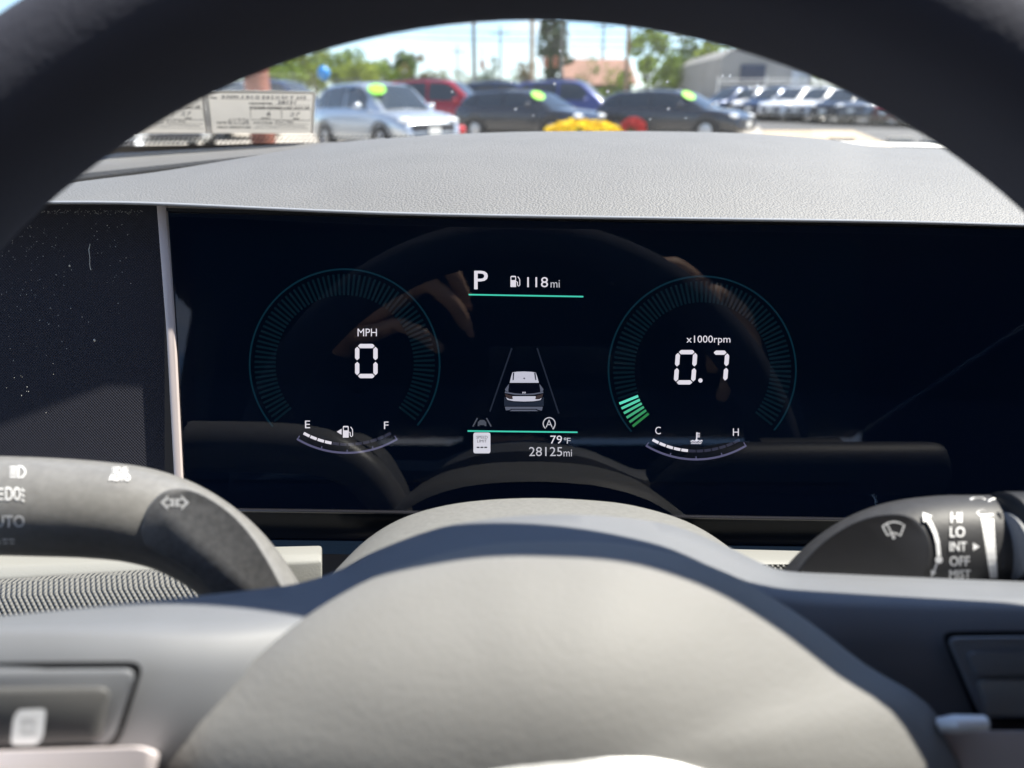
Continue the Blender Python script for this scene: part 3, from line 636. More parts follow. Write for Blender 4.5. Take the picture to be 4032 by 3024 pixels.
# button pads on the spokes
def pad(name, pts, r, d0, d1, mt, parent, inset=14):
    q = rpoly(pts, r); c = Vector((sum(p[0] for p in q) / len(q), sum(p[1] for p in q) / len(q))); rings = []
    for d, ins in ((d0, 0), (d1 + 1.2, 0), (d1 + .3, inset * .4), (d1, inset)):
        rings.append([P(*(Vector(p) - (Vector(p) - c).normalized() * ins), d) for p in q])
    m = MB().grid(rings, True); m.cap(rings[-1]); return m.build(name, mt, parent, auto=60)
LB = [(-420, 2640), (545, 2632), (440, 2935), (-420, 2960)]
lb = pad('button_bezel', LB, 60, 150, 143.5, M['satin'], wheel, 22)
MB().grid([[P(x, y, 144.8) for x, y in rpoly([(-440, 2612), (572, 2604), (462, 2950), (-440, 2975)], 66)], [P(x, y, 144.8) for x, y in rpoly([(-420, 2640), (545, 2632), (440, 2935), (-420, 2960)], 60)]], True).build('button_groove', M['black'], lb)
bt = pad('button', [(-420, 2710), (440, 2704), (400, 2920), (-420, 2945)], 50, 148, 141.5, mat('button_grey', (.10, .10, .10), .6, var=.05), lb, 26)
fi = lambda x, y: P(x, y, 141.3)
m = MB(); m.grid([[fi(x, y) for x, y in rpoly([(70, 2795), (182, 2790), (170, 2900), (150, 2932), (42, 2934), (52, 2830)], 22)], [fi(110 + (x - 110) * .2, 2862 + (y - 2862) * .2) for x, y in rpoly([(70, 2795), (182, 2790), (170, 2900), (150, 2932), (42, 2934), (52, 2830)], 22)]], True)
m.px([(x_, y_) for x_, y_ in rpoly([(86, 2830), (140, 2828), (134, 2896), (82, 2898)], 8)], fi); m.build('button_icon', M['print'], bt, smooth=False)
pad('spoke_trim', [(-420, 2968), (560, 2938), (632, 2962), (590, 3120), (-420, 3160)], 28, 148, 140, M['rose'], wheel, 22)
RB = [(3722, 2508), (4700, 2500), (4700, 2830), (3862, 2828)]
rb = pad('button_bezel', RB, 46, 182, 172, M['satin'], wheel, 20)
MB().grid([[P(x, y, 175.5) for x, y in rpoly([(3700, 2486), (4720, 2478), (4720, 2845), (3848, 2846)], 52)], [P(x, y, 175.5) for x, y in rpoly(RB, 46)]], True).build('button_groove', M['black'], rb)
pad('button', [(3800, 2566), (4700, 2560), (4700, 2660), (3836, 2664)], 30, 176, 170.5, M['satin'], rb, 20)
pad('button', [(3842, 2676), (4700, 2670), (4700, 2815), (3880, 2816)], 30, 176, 170, M['pad'], rb, 24)
pad('spoke_trim', [(3700, 2880), (4700, 2868), (4700, 3160), (3850, 3160)], 26, 180, 166, M['chrome'], wheel, 18)
MB().tube([P(3700, 2856, 165), P(3760, 2850, 163), P(3880, 2846, 163)], [.0016, .0019, .0016], 12).build('trim_glint', M['bright'], wheel)  # white capsule modelled as the blown-out highlight on the silver trim

# ------------------------------------------------------------------ windshield, its edge bands, stickers and water drops
WB = Vector((0, .735, 1.098)); WT = Vector((0, .02, 1.585)); wn = (WT - WB).cross(EX).normalized()
def on_glass(px, py, off=0.0):
    r = (P(px, py, 1000) - CAM); t = (WB - CAM).dot(wn) / r.dot(wn); q = CAM + r * t
    return q - r.normalized() * off
ws = thing('windshield', (.33, .735, 1.098), 'sloping windshield glass above the dashboard with drops on it', 'windshield')
MB().prism([(-.45, WB.y, WB.z), (1.11, WB.y, WB.z), (1.02, WT.y, WT.z), (-.36, WT.y, WT.z)], Vector((0, .0045, .0065))).build('glass_pane', clear('windshield_glass', 1.30, 0.0, (.985, .995, .99), .045), ws, smooth=False)
def gstrip(name, pts, mt, off=.002): return MB().grid([[on_glass(x, y, off) for x, y in r] for r in pts]).build(name, mt, ws, smooth=False)
gstrip('lower_seal', [[(-200, 588), (250, 580), (900, 568), (1330, 560), (1800, 552)], [(-200, 640), (250, 622), (900, 600), (1330, 585), (1800, 575)]], M['black'])
# dotted ceramic band
mt = bpy.data.materials.new('ceramic_dots'); mt.use_nodes = True; nt = mt.node_tree; nt.nodes.clear(); L = nt.links.new
tcn = N(nt, 'ShaderNodeTexCoord'); mpn = N(nt, 'ShaderNodeMapping'); mpn.inputs['Rotation'].default_value = (0, 0, R(45)); vor = N(nt, 'ShaderNodeTexVoronoi'); vor.inputs['Randomness'].default_value = 0; vor.inputs['Scale'].default_value = 330
lt_ = N(nt, 'ShaderNodeMath', operation='LESS_THAN'); lt_.inputs[1].default_value = .36; df = N(nt, 'ShaderNodeBsdfDiffuse'); df.inputs[0].default_value = (.01, .01, .01, 1)
tr = N(nt, 'ShaderNodeBsdfTransparent'); mxs = N(nt, 'ShaderNodeMixShader'); mo = N(nt, 'ShaderNodeOutputMaterial')
L(tcn.outputs['Object'], mpn.inputs[0]); L(mpn.outputs[0], vor.inputs['Vector']); L(vor.outputs['Distance'], lt_.inputs[0]); L(lt_.outputs[0], mxs.inputs[0]); L(tr.outputs[0], mxs.inputs[1]); L(df.outputs[0], mxs.inputs[2]); L(mxs.outputs[0], mo.inputs[0])
gstrip('dotted_band', [[(-200, 556), (250, 546), (900, 538), (1330, 532), (1800, 526)], [(-200, 588), (250, 580), (900, 568), (1330, 560), (1800, 552)]], mt)
def near(x, y, x0, y0, back):
    return P(x, y, (on_glass(x0, y0) - CAM).dot(EF) * 1000 - back)
da = [(3200, 545), (3331, 556), (3500, 560), (3790, 566), (4400, 575)]; db = [(3200, 549), (3331, 564), (3450, 574), (3790, 581), (4400, 592)]
MB().grid([[on_glass(x, y, .003) for x, y in da], [near(x, y, x0, y0, 8) for (x, y), (x0, y0) in zip(db, da)]]).build('dash_edge_reflection', mat('pale_dash_reflection', (.75, .75, .73), .5), ws, smooth=False)  # pale strip stands in for the dash edge reflected in the glass

def sticker(tl, tr_, br, bl, name, label):
    def f(u, v, off=.0016):
        a = Vector(tl).lerp(Vector(tr_), u); b = Vector(bl).lerp(Vector(br), u); q = a.lerp(b, v); return on_glass(q.x, q.y, off)
    o = thing(name, f(.5, 1), label, 'sticker', 'inspection stickers on the windshield')
    n = 24
    top = [f(i / n, -.004 + .012 * random.random()) for i in range(n + 1)]; bot = [f(i / n, 1 - .008 * random.random()) for i in range(n + 1)]
    MB().grid([top, [f(i / n, .5) for i in range(n + 1)], bot]).build('paper_sheet', M['paper'], o, smooth=False)
    e = MB(); 
    e.grid([[f(i / n, -.035 - .02 * random.random(), .0012) for i in range(n + 1)], [f(i / n, .02, .0012) for i in range(n + 1)]])
    e.grid([[f(1.012 + .008 * random.random(), i / n, .0012), f(.99, i / n, .0012)] for i in range(n + 1)])
    e.grid([[f(-.035 - .008 * random.random(), i / n, .0012), f(.005, i / n, .0012)] for i in range(n + 1)])
    e.build('torn_edge', M['torn'], o, smooth=False)
    z = lambda x, y: f((x - 290) / (1955 - 290), (y - 320) / (990 - 320), .0022)
    t = MB()
    t.text('VIN', (310, 402, 418, 432), z, fat=2.5).text('ODOMETER', (930, 487, 1300, 517), z, fat=2.5).text('STICKER EXPIRES LAST DAY OF', (935, 552, 1900, 584), z, fat=2.5)
    t.text('DATE', (385, 805, 540, 833), z, fat=2.5).text('STATION#', (990, 805, 1300, 831), z, fat=2.5).text('MECH SIGNATURE', (385, 878, 940, 905), z, fat=2.5).text('MONTH', (1115, 733, 1265, 753), z, fat=2.5).text('YEAR', (1635, 737, 1740, 757), z, fat=2.5)
    for a, b, c, d in ((945, 588, 1430, 765), (1455, 592, 1925, 770)):
        t.line([(a, b), (c, b + 4), (c, d + 4), (a, d), (a, b)], 9, z)
    for a, b, c in ((470, 430, 1910), (1310, 518, 1910), (560, 835, 935), (1310, 832, 1910), (980, 905, 1910)): t.line([(a, b), (c, b + 6)], 5, z)
    t.build('printed_text', M['ink'], o, smooth=False)
    h = MB()
    for ch, x, w_ in zip('5NmJBCDE85H5FV212', [500, 580, 665, 800, 890, 960, 1040, 1145, 1210, 1280, 1355, 1445, 1505, 1590, 1680, 1745, 1785], [50, 70, 100, 45, 45, 45, 60, 45, 45, 40, 55, 40, 45, 45, 45, 25, 45]):
        h.text(ch, (x, 372 + random.random() * 8, x + w_, 420), z, 0, .1, 2.5)
    h.text('28121', (1380, 455, 1680, 505), z, 0, .2, 2.5).text('6', (1210, 632, 1270, 700), z, 0, .15, 2.5).text('27', (1575, 640, 1755, 705), z, 0, .15).text('6/17/26', (570, 745, 910, 835), z, 0, .2).text('DC96', (1350, 780, 1640, 825), z, 0, .15)
    h.line([(1020, 885), (1080, 868), (1180, 862), (1340, 880), (1400, 862), (1600, 866), (1850, 876)], 9, z)
    h.build('handwriting', M['pencil'], o, smooth=False)
    return o
sticker((818, 362), (1236, 367), (1228, 526), (836, 525), 'inspection_sticker', 'cream paper inspection sticker beside the silver SUV, its whole right end visible')
sticker((372, 356), (796, 361), (816, 525), (392, 524), 'inspection_sticker', 'cream paper inspection sticker half hidden behind the steering wheel rim')
MD = mat('water', (1, 1, 1), .03, trans=.75, ior=1.33)
for (x, y, r) in ((1780, 362, 1.0), (2015, 325, 1.1), (2184, 330, 1.3), (2030, 430, 1.4), (2393, 360, 1.5), (2628, 322, 1.2), (2632, 428, 1.4), (2805, 410, 1.5), (2952, 342, 1.5), (2983, 335, 1.6), (2560, 470, 1.0), (2846, 298, 1.2), (2875, 298, 1.2), (1712, 405, .9), (2205, 200, 1.0), (2520, 350, 1.0), (1305, 520, .8), (2100, 455, .9), (2700, 465, .9)):
    q = on_glass(x, y, .0008); o = MB().ball(q, (r * .0009, r * .0004, r * .0010), 10, 7, Matrix((EX, wn, EX.cross(wn))).transposed()).build('water_drop', MD)
    tag(o, 'small clear water drop on the windshield glass', 'water drop', 'water drops on the windshield')

# ------------------------------------------------------------------ parked cars outside
GL = mat('car_glass', (.03, .04, .05), .05, spec=.8); TY = mat('tyre_rubber', (.02, .02, .02), .8); RM = mat('alloy_rim', (.45, .46, .48), .3, metal=.8)
HL = mat('headlamp_lens', (.75, .77, .78), .08, spec=.8); GRL = mat('car_grille', (.03, .03, .035), .35); PLT = mat('licence_plate', (.75, .75, .72), .5); TLM = mat('tail_lamp', (.4, .02, .02), .2)
def paint(name, c, metal=.3): return mat(name, c, .22, metal=metal, coat=.7, var=.03, vscale=3)
def make_car(name, paintm, label, h=1.6, Lx=4.5, wd=1.85, group='cars parked in the lot', detail=True):
    root = thing(name, (0, 0, 0), label, 'car', group)
    k = Lx / 4.5; hb = .62 + .24 * h     # beltline height
    W2 = wd / 2
    prof = [(-2.25, .42, .70, .86), (-2.20, .30, hb - .10, .93), (-2.05, .26, hb, .97), (-1.3, .24, hb + .01, 1.0), (-.4, .24, hb, 1.0), (.5, .24, hb - .01, 1.0), (.95, .24, hb - .02, .99), (1.35, .25, hb - .06, .98), (1.75, .26, hb - .11, .95), (2.02, .27, hb - .19, .90), (2.17, .30, hb - .32, .82), (2.25, .40, hb - .50, .74)]
    rows = []
    for x, z0, z1, ww in prof:
        w_ = W2 * ww; zm = lerp(z0, z1, .55)
        half = [(0, z0), (w_ * .80, z0), (w_ * .96, z0 + .08), (w_, zm), (w_ * .975, lerp(zm, z1, .7)), (w_ * .93, z1 - .015), (w_ * .84, z1 + .005), (w_ * .4, z1 + .03), (0, z1 + .035)]
        rows.append([(x * k, y, z) for y, z in half] + [(x * k, -y, z) for y, z in half[-2:0:-1]])
    m = MB().grid(rows, True); m.cap(rows[0]); m.cap(rows[-1])
    gh = [(-2.16, hb - .02, .80, .90), (-1.95, h - .13, .66, .86), (-1.6, h - .035, .64, .90), (-.6, h, .66, .92), (.15, h - .025, .66, .92), (.45, h - .09, .67, .90), (1.22, hb - .04, .76, .86)]
    r2 = []
    for x, zr, wr, wb in gh:
        zb = hb - .06; a = W2 * wr; b = W2 * wb
        half = [(0, zb - .05), (b, zb), (lerp(b, a * 1.06, .55), lerp(zb, zr, .55)), (a * 1.04, max(zb, zr - .07)), (a * .9, max(zb, zr - .015)), (0, max(zb, zr + .015))]
        r2.append([(x * k, y, z) for y, z in half] + [(x * k, -y, z) for y, z in half[-2:0:-1]])
    m.grid(r2, True); m.cap(r2[0]); m.cap(r2[-1])
    m.build('body', paintm, root, auto=50)
    def gh_at(x):
        for (a, za, wa, ba), (b, zb_, wb_, bb) in zip(gh, gh[1:]):
            if a <= x <= b: t = (x - a) / (b - a); return lerp(za, zb_, t), lerp(wa, wb_, t), lerp(ba, bb, t)
    def side_pt(x, v, s, off=.012):
        zr, wr, wb = gh_at(x); zb = hb - .06; a = W2 * wr; b = W2 * wb
        p0 = Vector((b, zb)); p1 = Vector((lerp(b, a * 1.06, .55), lerp(zb, zr, .55))); p2 = Vector((a * 1.04, zr - .07))
        q = p0.lerp(p1, v / .55) if v < .55 else p1.lerp(p2, (v - .55) / .45)
        return Vector((x * k, s * (q.x + off), q.y))
    for s in (-1, 1):
        for xa, xb in ((-1.95, -1.45), (-1.38, -.45), (-.36, .62)):
            cc = []
            for i in range(6):
                x = lerp(xa, xb, i / 5); vt = 1.0 if x < .3 else lerp(1, .72, (x - .3) / .4); vt = vt if x > -1.7 else lerp(.55, 1, (x + 1.95) / .25)
                cc.append([side_pt(x, .14, s), side_pt(x, .55 * vt, s), side_pt(x, vt * .96, s)])
            MB().grid(cc).build('side_window', GL, root)
        MB().ball((.62 * k, s * (W2 + .09), hb + .07), (.09, .11, .075), 10, 7).build('door_mirror', paintm, root)
        hl = MB().ball((2.02 * k, s * W2 * .68, hb - .24), (.17, .18, .075), 12, 8).build('headlight', HL, root)
        MB().ball((-2.17 * k, s * W2 * .74, hb - .16), (.07, .15, .10), 10, 7).build('tail_light', TLM, root)
        for x in (-1.35, 1.38):
            wb = MB()
            ring = lambda r, y: [(x * k + r * math.cos(a), s * y, .34 + r * math.sin(a)) for a in [2 * math.pi * i / 20 for i in range(20)]]
            wh = MB().grid([ring(.20, W2 + .005), ring(.31, W2 + .012), ring(.34, W2 - .03), ring(.34, W2 - .20)], True).build('wheel', TY, root)
            rm = MB().grid([ring(.20, W2 + .004), ring(.185, W2 - .02), ring(.05, W2 - .01)], True); rm.cap(ring(.05, W2 - .01)); rm.build('rim', RM, wh)
            MB().grid([ring(.37, W2 + .004), ring(.43, W2 + .010)], True).build('wheel_arch', GRL, root)
        MB().tube([(-1.5 * k, s * W2 * .60, h + .01), (-1.4 * k, s * W2 * .60, h + .05), (.0, s * W2 * .61, h + .055), (.1 * k, s * W2 * .61, h)], .018, 8).build('roof_rail', GRL, root)
    def wsp(x0, x1, yf, n=5):
        rr = []
        for i in range(n + 1):
            x = lerp(x0, x1, i / n); zr, wr, wb = gh_at(x); a = W2 * wr * .9 * yf; rr.append([(x * k + .01, y * a, zr + .022 - .03 * abs(y) ** 2) for y in (-1, -.5, 0, .5, 1)])
        return rr
    MB().grid(wsp(.43, 1.16, .98)).build('windshield', GL, root)
    MB().grid([[(p[0] - .03, p[1], p[2]) for p in r] for r in wsp(-2.13, -1.95, .95)]).build('rear_window', GL, root)
    MB().box((2.20 * k, 0, hb - .40), (.10, W2 * 1.25, .20)).build('grille', GRL, root, bevel=.03)
    MB().box((2.24 * k, 0, .42), (.06, W2 * 1.2, .14)).build('bumper_vent', GRL, root, bevel=.02)
    MB().box((2.27 * k, 0, hb - .46), (.02, .32, .16)).build('licence_plate', PLT, root)
    return root
def kids(o): return [c for c in bpy.data.objects if c.parent == o]
def copy_tree(o, parent=None):
    ch = kids(o); c = o.copy(); col.objects.link(c); c.parent = parent
    for q in ch: copy_tree(q, c)
    return c
def recolour(root, old, new):
    for c in kids(root):
        if c.data and c.data.materials and c.data.materials[0] == old:
            c.material_slots[0].link = 'OBJECT'; c.material_slots[0].material = new
def at(px, d): return (px - CX) / F * d
def put(o, px, d, ang, s=1.0):
    dw = d; o.location = (at(px, dw * math.cos(PITCH) + .2), dw, gz(dw)); o.rotation_euler = (0, 0, R(ang)); o.scale = (s, s, s)
PS = paint('silver_paint', (.52, .56, .60), .55); PD = paint('charcoal_paint', (.035, .038, .045), .4); PRD = paint('red_paint', (.32, .012, .025)); PBL = paint('blue_paint', (.05, .07, .22)); PNV = paint('navy_paint', (.025, .045, .10)); PW = paint('white_paint', (.78, .79, .80), 0); PGY = paint('grey_paint', (.22, .24, .27), .4)
c0 = make_car('silver_car', PS, 'silver SUV with a blue balloon over its roof, beside the paper sticker', 1.62, 4.5, 1.86); put(c0, 1510, 19.5, -50)
c1 = make_car('charcoal_car', PD, 'charcoal crossover parked just right of the silver SUV', 1.45, 4.7, 1.86); put(c1, 2085, 24, -37)
c2 = copy_tree(c1); c2.name = 'charcoal_car.001'; tag(c2, 'charcoal crossover parked above the red flowers, right of the blue SUV'); put(c2, 2650, 24, -37)
c3 = make_car('red_car', PRD, 'red SUV behind the silver and charcoal cars', 1.80, 4.7, 1.9); put(c3, 1760, 28.5, -14)
c4 = make_car('blue_car', PBL, 'blue SUV seen between the two charcoal crossovers', 1.80, 4.7, 1.9); put(c4, 2255, 30, -16)
c5 = copy_tree(c4); c5.name = 'navy_car'; recolour(c5, PBL, PNV); tag(c5, 'navy SUV roof showing behind the charcoal crossover next to the red SUV'); put(c5, 2010, 34, -20)
far = [(2885, 44, 'navy_car', PNV, 'dark navy car at the near end of the far row below the blue sign', 200), (2960, 44, 'white_car', PW, 'white car first in the far row on the right', 207),
       (3045, 42, 'navy_car', PNV, 'navy car second in the far row on the right', 205), (3135, 40, 'white_car', PW, 'white car third in the far row on the right', 204), (3235, 39, 'white_car', PW, 'white car fourth in the far row, left of the charcoal one', 203),
       (3345, 37, 'charcoal_car', PD, 'charcoal car fifth in the far row on the right', 203), (3460, 36, 'grey_car', PGY, 'grey car in the far row beside the red tail lamp', 203), (3580, 35, 'red_car', PRD, 'red car at the right end of the far row', 203), (3700, 34, 'grey_car', PGY, 'grey car last in the far row behind the rim', 203)]
far += [(2930, 58, 'grey_car', PGY, 'grey car peeking behind the first cars of the far row', 195), (3030, 57, 'white_car', PW, 'white car in the back row above the second far car', 196), (3120, 56, 'blue_car', PBL, 'blue car in the back row above the third far car', 196), (3210, 55, 'white_car', PW, 'white car in the back row above the fourth far car', 196), (3310, 54, 'silver_car', PS, 'silver car in the back row above the charcoal far car', 196), (3420, 53, 'white_car', PW, 'white car in the back row at the right end', 196)]
for px, d, nm, pt, lab, an in far:
    o = copy_tree(c0 if nm != 'grey_car' else c3); o.name = nm; recolour(o, PS if nm != 'grey_car' else PRD, pt); tag(o, lab); o['group'] = 'cars parked in the far row'; put(o, px, d, an + 12)
for px, d, nm, pt, lab, an in ((880, 26, 'white_car', PW, 'white car left of the brown post', -40), (640, 20, 'silver_car', PS, 'silver car at the far left mostly behind the rim', -60), (990, 33, 'grey_car', PGY, 'grey car seen small behind the brown post', -20), (1130, 30, 'navy_car', PNV, 'navy car between the brown post and the silver SUV', -20)):
    o = copy_tree(c3); o.name = nm; recolour(o, PRD, pt); tag(o, lab); put(o, px, d, an)
o = copy_tree(c0); o.name = 'white_car'; recolour(o, PS, PW); tag(o, 'white car low at the left below the half hidden sticker'); put(o, 60, 12.0, -32)

def ball_thing(name, px, py, d, r, c, label, cat, group=None):
    q = P(px, py, d * 1000); m = mat(name + '_rubber', c, .25, spec=.6); mb = MB().ball(q, (r, r, r * 1.1), 18, 12); mb.tube([q - Vector((0, 0, r * 1.05)), q - Vector((0, 0, r * 1.25))], [r * .04, r * .12], 8)
    return tag(mb.build(name, m), label, cat, group)
ball_thing('balloon', 1275, 288, 18.2, .155, (.02, .22, .55), 'blue balloon floating above the silver SUV roof', 'balloon', 'balloons in the lot')
LIME = mat('lime_vinyl', (.28, .80, .03), .5)
for car_, lp, lab in ((c0, (.68, -.52, 1.42), 'silver SUV'), (c1, (.66, -.52, 1.26), 'charcoal car next to the silver SUV'), (c2, (.66, -.52, 1.26), 'charcoal car next to the far row')):
    rz = Matrix.Rotation(car_.rotation_euler.z, 3, 'Z'); q = car_.location + rz @ Vector(lp); nx = rz @ Vector((.5, -.25, .85)).normalized(); e1 = rz @ Vector((.3, 1, .1)); e1 = (e1 - nx * e1.dot(nx)).normalized()
    mb = MB(); n = 14
    ring = lambda k, o: [q + nx * (.03 + o) + (e1 * math.cos(6.2832 * i / n) * .20 + nx.cross(e1) * math.sin(6.2832 * i / n) * .20) * k * (1 + .08 * (i % 2)) for i in range(n)]
    mb.grid([ring(1, 0), ring(1, .012), ring(.9, .016)], True); mb.cap(ring(.9, .016)); mb.cap(ring(1, 0))
    tag(mb.build('windshield_tag', LIME, smooth=False), 'lime green windshield tag on the ' + lab, 'tag', 'lime tags on the parked cars')
ball_thing('balloon', 1817, 512, 17.5, .10, (.55, .02, .03), 'small red balloon low at the nose of the silver SUV', 'balloon', 'balloons in the lot')

# ------------------------------------------------------------------ plants, trees
def leaf_mat(name, c): return mat(name, c, .7, spec=.2, var=.35, vscale=.9)
def leaves(mb, c, r, n, s):
    c = Vector(c)
    lob = [(c + Vector((random.gauss(0, .45) * r[0], random.gauss(0, .45) * r[1], random.gauss(0, .42) * r[2])), random.uniform(.28, .55)) for _ in range(14)]
    for _ in range(n):
        lc, lr = random.choice(lob)
        while True:
            v = Vector((random.uniform(-1, 1), random.uniform(-1, 1), random.uniform(-1, 1)))
            if .3 < v.length < 1: break
        p = lc + Vector((v.x * r[0], v.y * r[1], v.z * r[2])) * lr
        a = Vector((random.gauss(0, 1), random.gauss(0, 1), random.gauss(0, 1))).normalized(); b = a.orthogonal().normalized(); c2_ = a.cross(b); q = s * random.uniform(.6, 1.3)
        mb.add([p - b * q, p - c2_ * q * .6, p + b * q, p + c2_ * q * .6], [(0, 1, 2, 3)])
BARK = mat('bark', (.09, .065, .045), .9, var=.3, vscale=6)
def tree(px, d, top, wpx, c, label, group, n=1500, base=None, name='tree', low=.25):
    x = at(px, d * math.cos(PITCH) + .3); z0 = gz(d); H = CAM.z + (420 - top) / F * d * 1.02 - z0; wr = wpx / F * d / 2
    t = thing(name, (x, d, z0), label, 'tree', group)
    tr = MB(); tr.tube([(x, d, z0), (x + .1, d, z0 + H * .3), (x - .05, d, z0 + H * .75)], [H * .03, H * .022, H * .008], 8)
    for k in range(4):
        a = k * 1.6; tr.tube([(x, d, z0 + H * .35), (x + wr * .5 * math.cos(a), d + wr * .5 * math.sin(a), z0 + H * .65)], [H * .012, H * .004], 6)
    tr.build('trunk', BARK, t)
    mb = MB(); leaves(mb, (x, d, z0 + H * (.5 + low / 2)), (wr, wr * .8, H * (1 - low) / 2 * 1.05), n, H * .035); mb.build('crown', leaf_mat('leaf', c), t, smooth=False, weld=False)
    return t
G1, G2, G3 = (.18, .26, .03), (.10, .16, .03), (.23, .29, .035)
for i, (px, top, wpx, c, lab) in enumerate(((1120, 225, 190, G1, 'bright green tree behind the brown post'), (1250, 240, 190, G3, 'bright green tree above the blue balloon'), (1340, 232, 170, G1, 'green tree above the silver SUV, right of the blue balloon'), (1440, 255, 150, G3, 'low green tree above the silver SUV windshield'), (1520, 255, 140, G1, 'green tree in the middle of the left tree line'), (1590, 246, 110, G2, 'darker green tree near the right end of the left tree line'))):
    tree(px, 70 + (i % 3) * 4, top, wpx, c, lab, 'trees in the left tree line', 2600)
for px, top, c, lab in ((1745, 300, G2, 'low green tree left of the grey utility pole, far away'), (1830, 306, (.14, .12, .05), 'low tan tree beside the grey utility pole, far away'), (2010, 300, G2, 'low green tree between the grey and tan poles, far away'), (2290, 290, G2, 'low green tree in front of the brick building'), (2390, 296, G1, 'low bright tree in front of the brick building')):
    tree(px, 95 if px < 2100 else 70, top, 120, c, lab, 'trees beyond the lot', 800, low=.05)
tree(1660, 74, 268, 110, (.16, .13, .05), 'tan brown bush ending the left tree line', 'trees in the left tree line', 900)
tree(2180, 80, 132, 110, (.045, .075, .03), 'tall dark green tree between the tan and thin poles', 'trees beyond the lot', 1700, low=.1)
tree(1935, 85, 285, 110, (.06, .09, .035), 'small round green tree below the single orange signal', 'trees beyond the lot', 700)
tree(2070, 90, 268, 90, (.14, .11, .05), 'tan shrub left of the dark green tree', 'trees beyond the lot', 600)
tree(2535, 72, 172, 180, G1, 'bright green tree right of the brick building', 'trees beyond the lot', 1700)
tree(2700, 78, 195, 170, G2, 'dark green tree left of the grey building', 'trees beyond the lot', 1600)
tree(2790, 70, 172, 150, G3, 'yellow green tree against the grey building', 'trees beyond the lot', 1500)
tree(3120, 60, 255, 130, G3, 'yellow green tree right of the grey building', 'trees beyond the lot', 1200)
tree(3290, 58, 290, 220, G2, 'dark green hedge tree behind the far row of cars', 'trees beyond the lot', 1400, low=.05)
tree(3900, 40, -150, 500, G2, 'dark tree in the top right corner outside the rim', 'trees beyond the lot', 1500)
def flowers(name, px, py, d, rx, rz, c, label):
    q = P(px, py, d * 1000); t = thing(name, (q.x, q.y, gz(q.y)), label, 'flowers'); mb = MB()
    for _ in range(900):
        a = random.uniform(0, 6.283); u = random.random() ** .5; x = u * math.cos(a) * rx; y = u * math.sin(a) * rx * .6; z = rz * math.sqrt(max(0, 1 - u * u)) + random.gauss(0, .02)
        p = q + Vector((x, y, z)); e = Vector((random.gauss(0, 1), random.gauss(0, 1), random.gauss(0, 1))).normalized(); b = e.orthogonal().normalized(); c2_ = e.cross(b); s = random.uniform(.03, .06)
        mb.add([p - b * s, p - c2_ * s, p + b * s, p + c2_ * s], [(0, 1, 2, 3)])
    mb.build('blossoms', mat(name + '_petal', c, .7, var=.15, vscale=5), t, smooth=False, weld=False)
    rows = []
    for r, z in ((.55, gz(q.y)), (.75, gz(q.y) + .2), (.95, q.z - .1), (.7, q.z + rz * .6), (.02, q.z + rz * .85)):
        rows.append([(q.x + rx * r * math.cos(a), q.y + rx * .6 * r * math.sin(a), z) for a in [math.pi * 2 * k / 16 for k in range(16)]])
    MB().grid(rows, True).build('shrub', leaf_mat('shrub_leaf', (.06, .12, .03)), t)
    return t
flowers('yellow_flowers', 2295, 530, 13, .68, .20, (.95, .70, .01), 'rounded mound of yellow flowers rising just above the dashboard')
flowers('red_flowers', 2492, 515, 15, .24, .20, (.55, .03, .03), 'clump of red flowers right of the yellow mound')

# ------------------------------------------------------------------ posts, poles, wires, buildings
PB = mat('red_brown_paint', (.20, .07, .045), .7, var=.35, vscale=4); 
q = at(1085, 11); t = thing('brown_post', (q, 11, 0), 'thick red brown post with an orange band left of the silver SUV', 'post')
MB().tube([(q, 11, 0), (q, 11, 3.6)], .17, 20).build('shaft', PB, t)
MB().tube([(q, 11, 1.20), (q, 11, 1.32)], .176, 20).build('band', mat('orange_band', (.55, .13, .03), .6), t)
PC = [('pole_grey', (.16, .17, .16)), ('pole_tan', (.33, .25, .16)), ('pole_brown', (.22, .15, .10))]
PMm = {k: mat(k, c, .85, var=.2, vscale=5) for k, c in PC}
for px, wpx, d, mk, lab, top in ((1871, 15, 50, 'pole_grey', 'grey utility pole left of the orange signal', 9), (2092, 16, 46, 'pole_tan', 'tan utility pole left of the tall dark tree', 9), (2207, 9, 60, 'pole_grey', 'thin grey pole in front of the tall dark tree', 11), (2457, 14, 44, 'pole_brown', 'brown utility pole at the end of the brick building', 8.5), (1972, 8, 90, 'pole_grey', 'distant thin pole between the grey and tan poles', 8.6), (2364, 9, 85, 'pole_grey', 'distant grey pole over the brick roof', 8.8), (2575, 7, 80, 'pole_grey', 'distant pole standing behind the bright green tree', 10), (1806, 6, 110, 'pole_grey', 'very thin distant pole left of the grey utility pole', 8.0), (1648, 5, 120, 'pole_grey', 'faint thin pole near the end of the left tree line', 7.4)):
    x = at(px, d * math.cos(PITCH) + .3); z = gz(d); t = thing('utility_pole', (x, d, z), lab, 'pole', 'utility poles along the road'); r = wpx / F * d / 2
    MB().tube([(x, d, z), (x, d, z + top)], [r * 1.1, r * .85], 10).build('shaft', PMm[mk], t)
    MB().box((x, d, z + top - .7), (2.2, .12, .14)).build('crossarm', PMm[mk], t)
WIRE = mat('wire_black', (.03, .03, .035), .6)
for y0, x0, x1, d, sag, lab in ((118, 1300, 2900, 55, .5, 'power line sagging across the sky near the rim, uppermost'), (150, 1500, 2900, 50, .4, 'power line crossing the sky in the middle'), (178, 2092, 2800, 46, .4, 'power line running right from the tan pole, lowest')):
    pts = []
    for i in range(17):
        t = i / 16; q = P(lerp(x0, x1, t), y0 + 12 * (t - .3), d * 1000); q.z -= sag * 4 * t * (1 - t) * .3; pts.append(q)
    tag(MB().tube(pts, .022, 6).build('power_line', WIRE), lab, 'wire', 'wires between the poles')
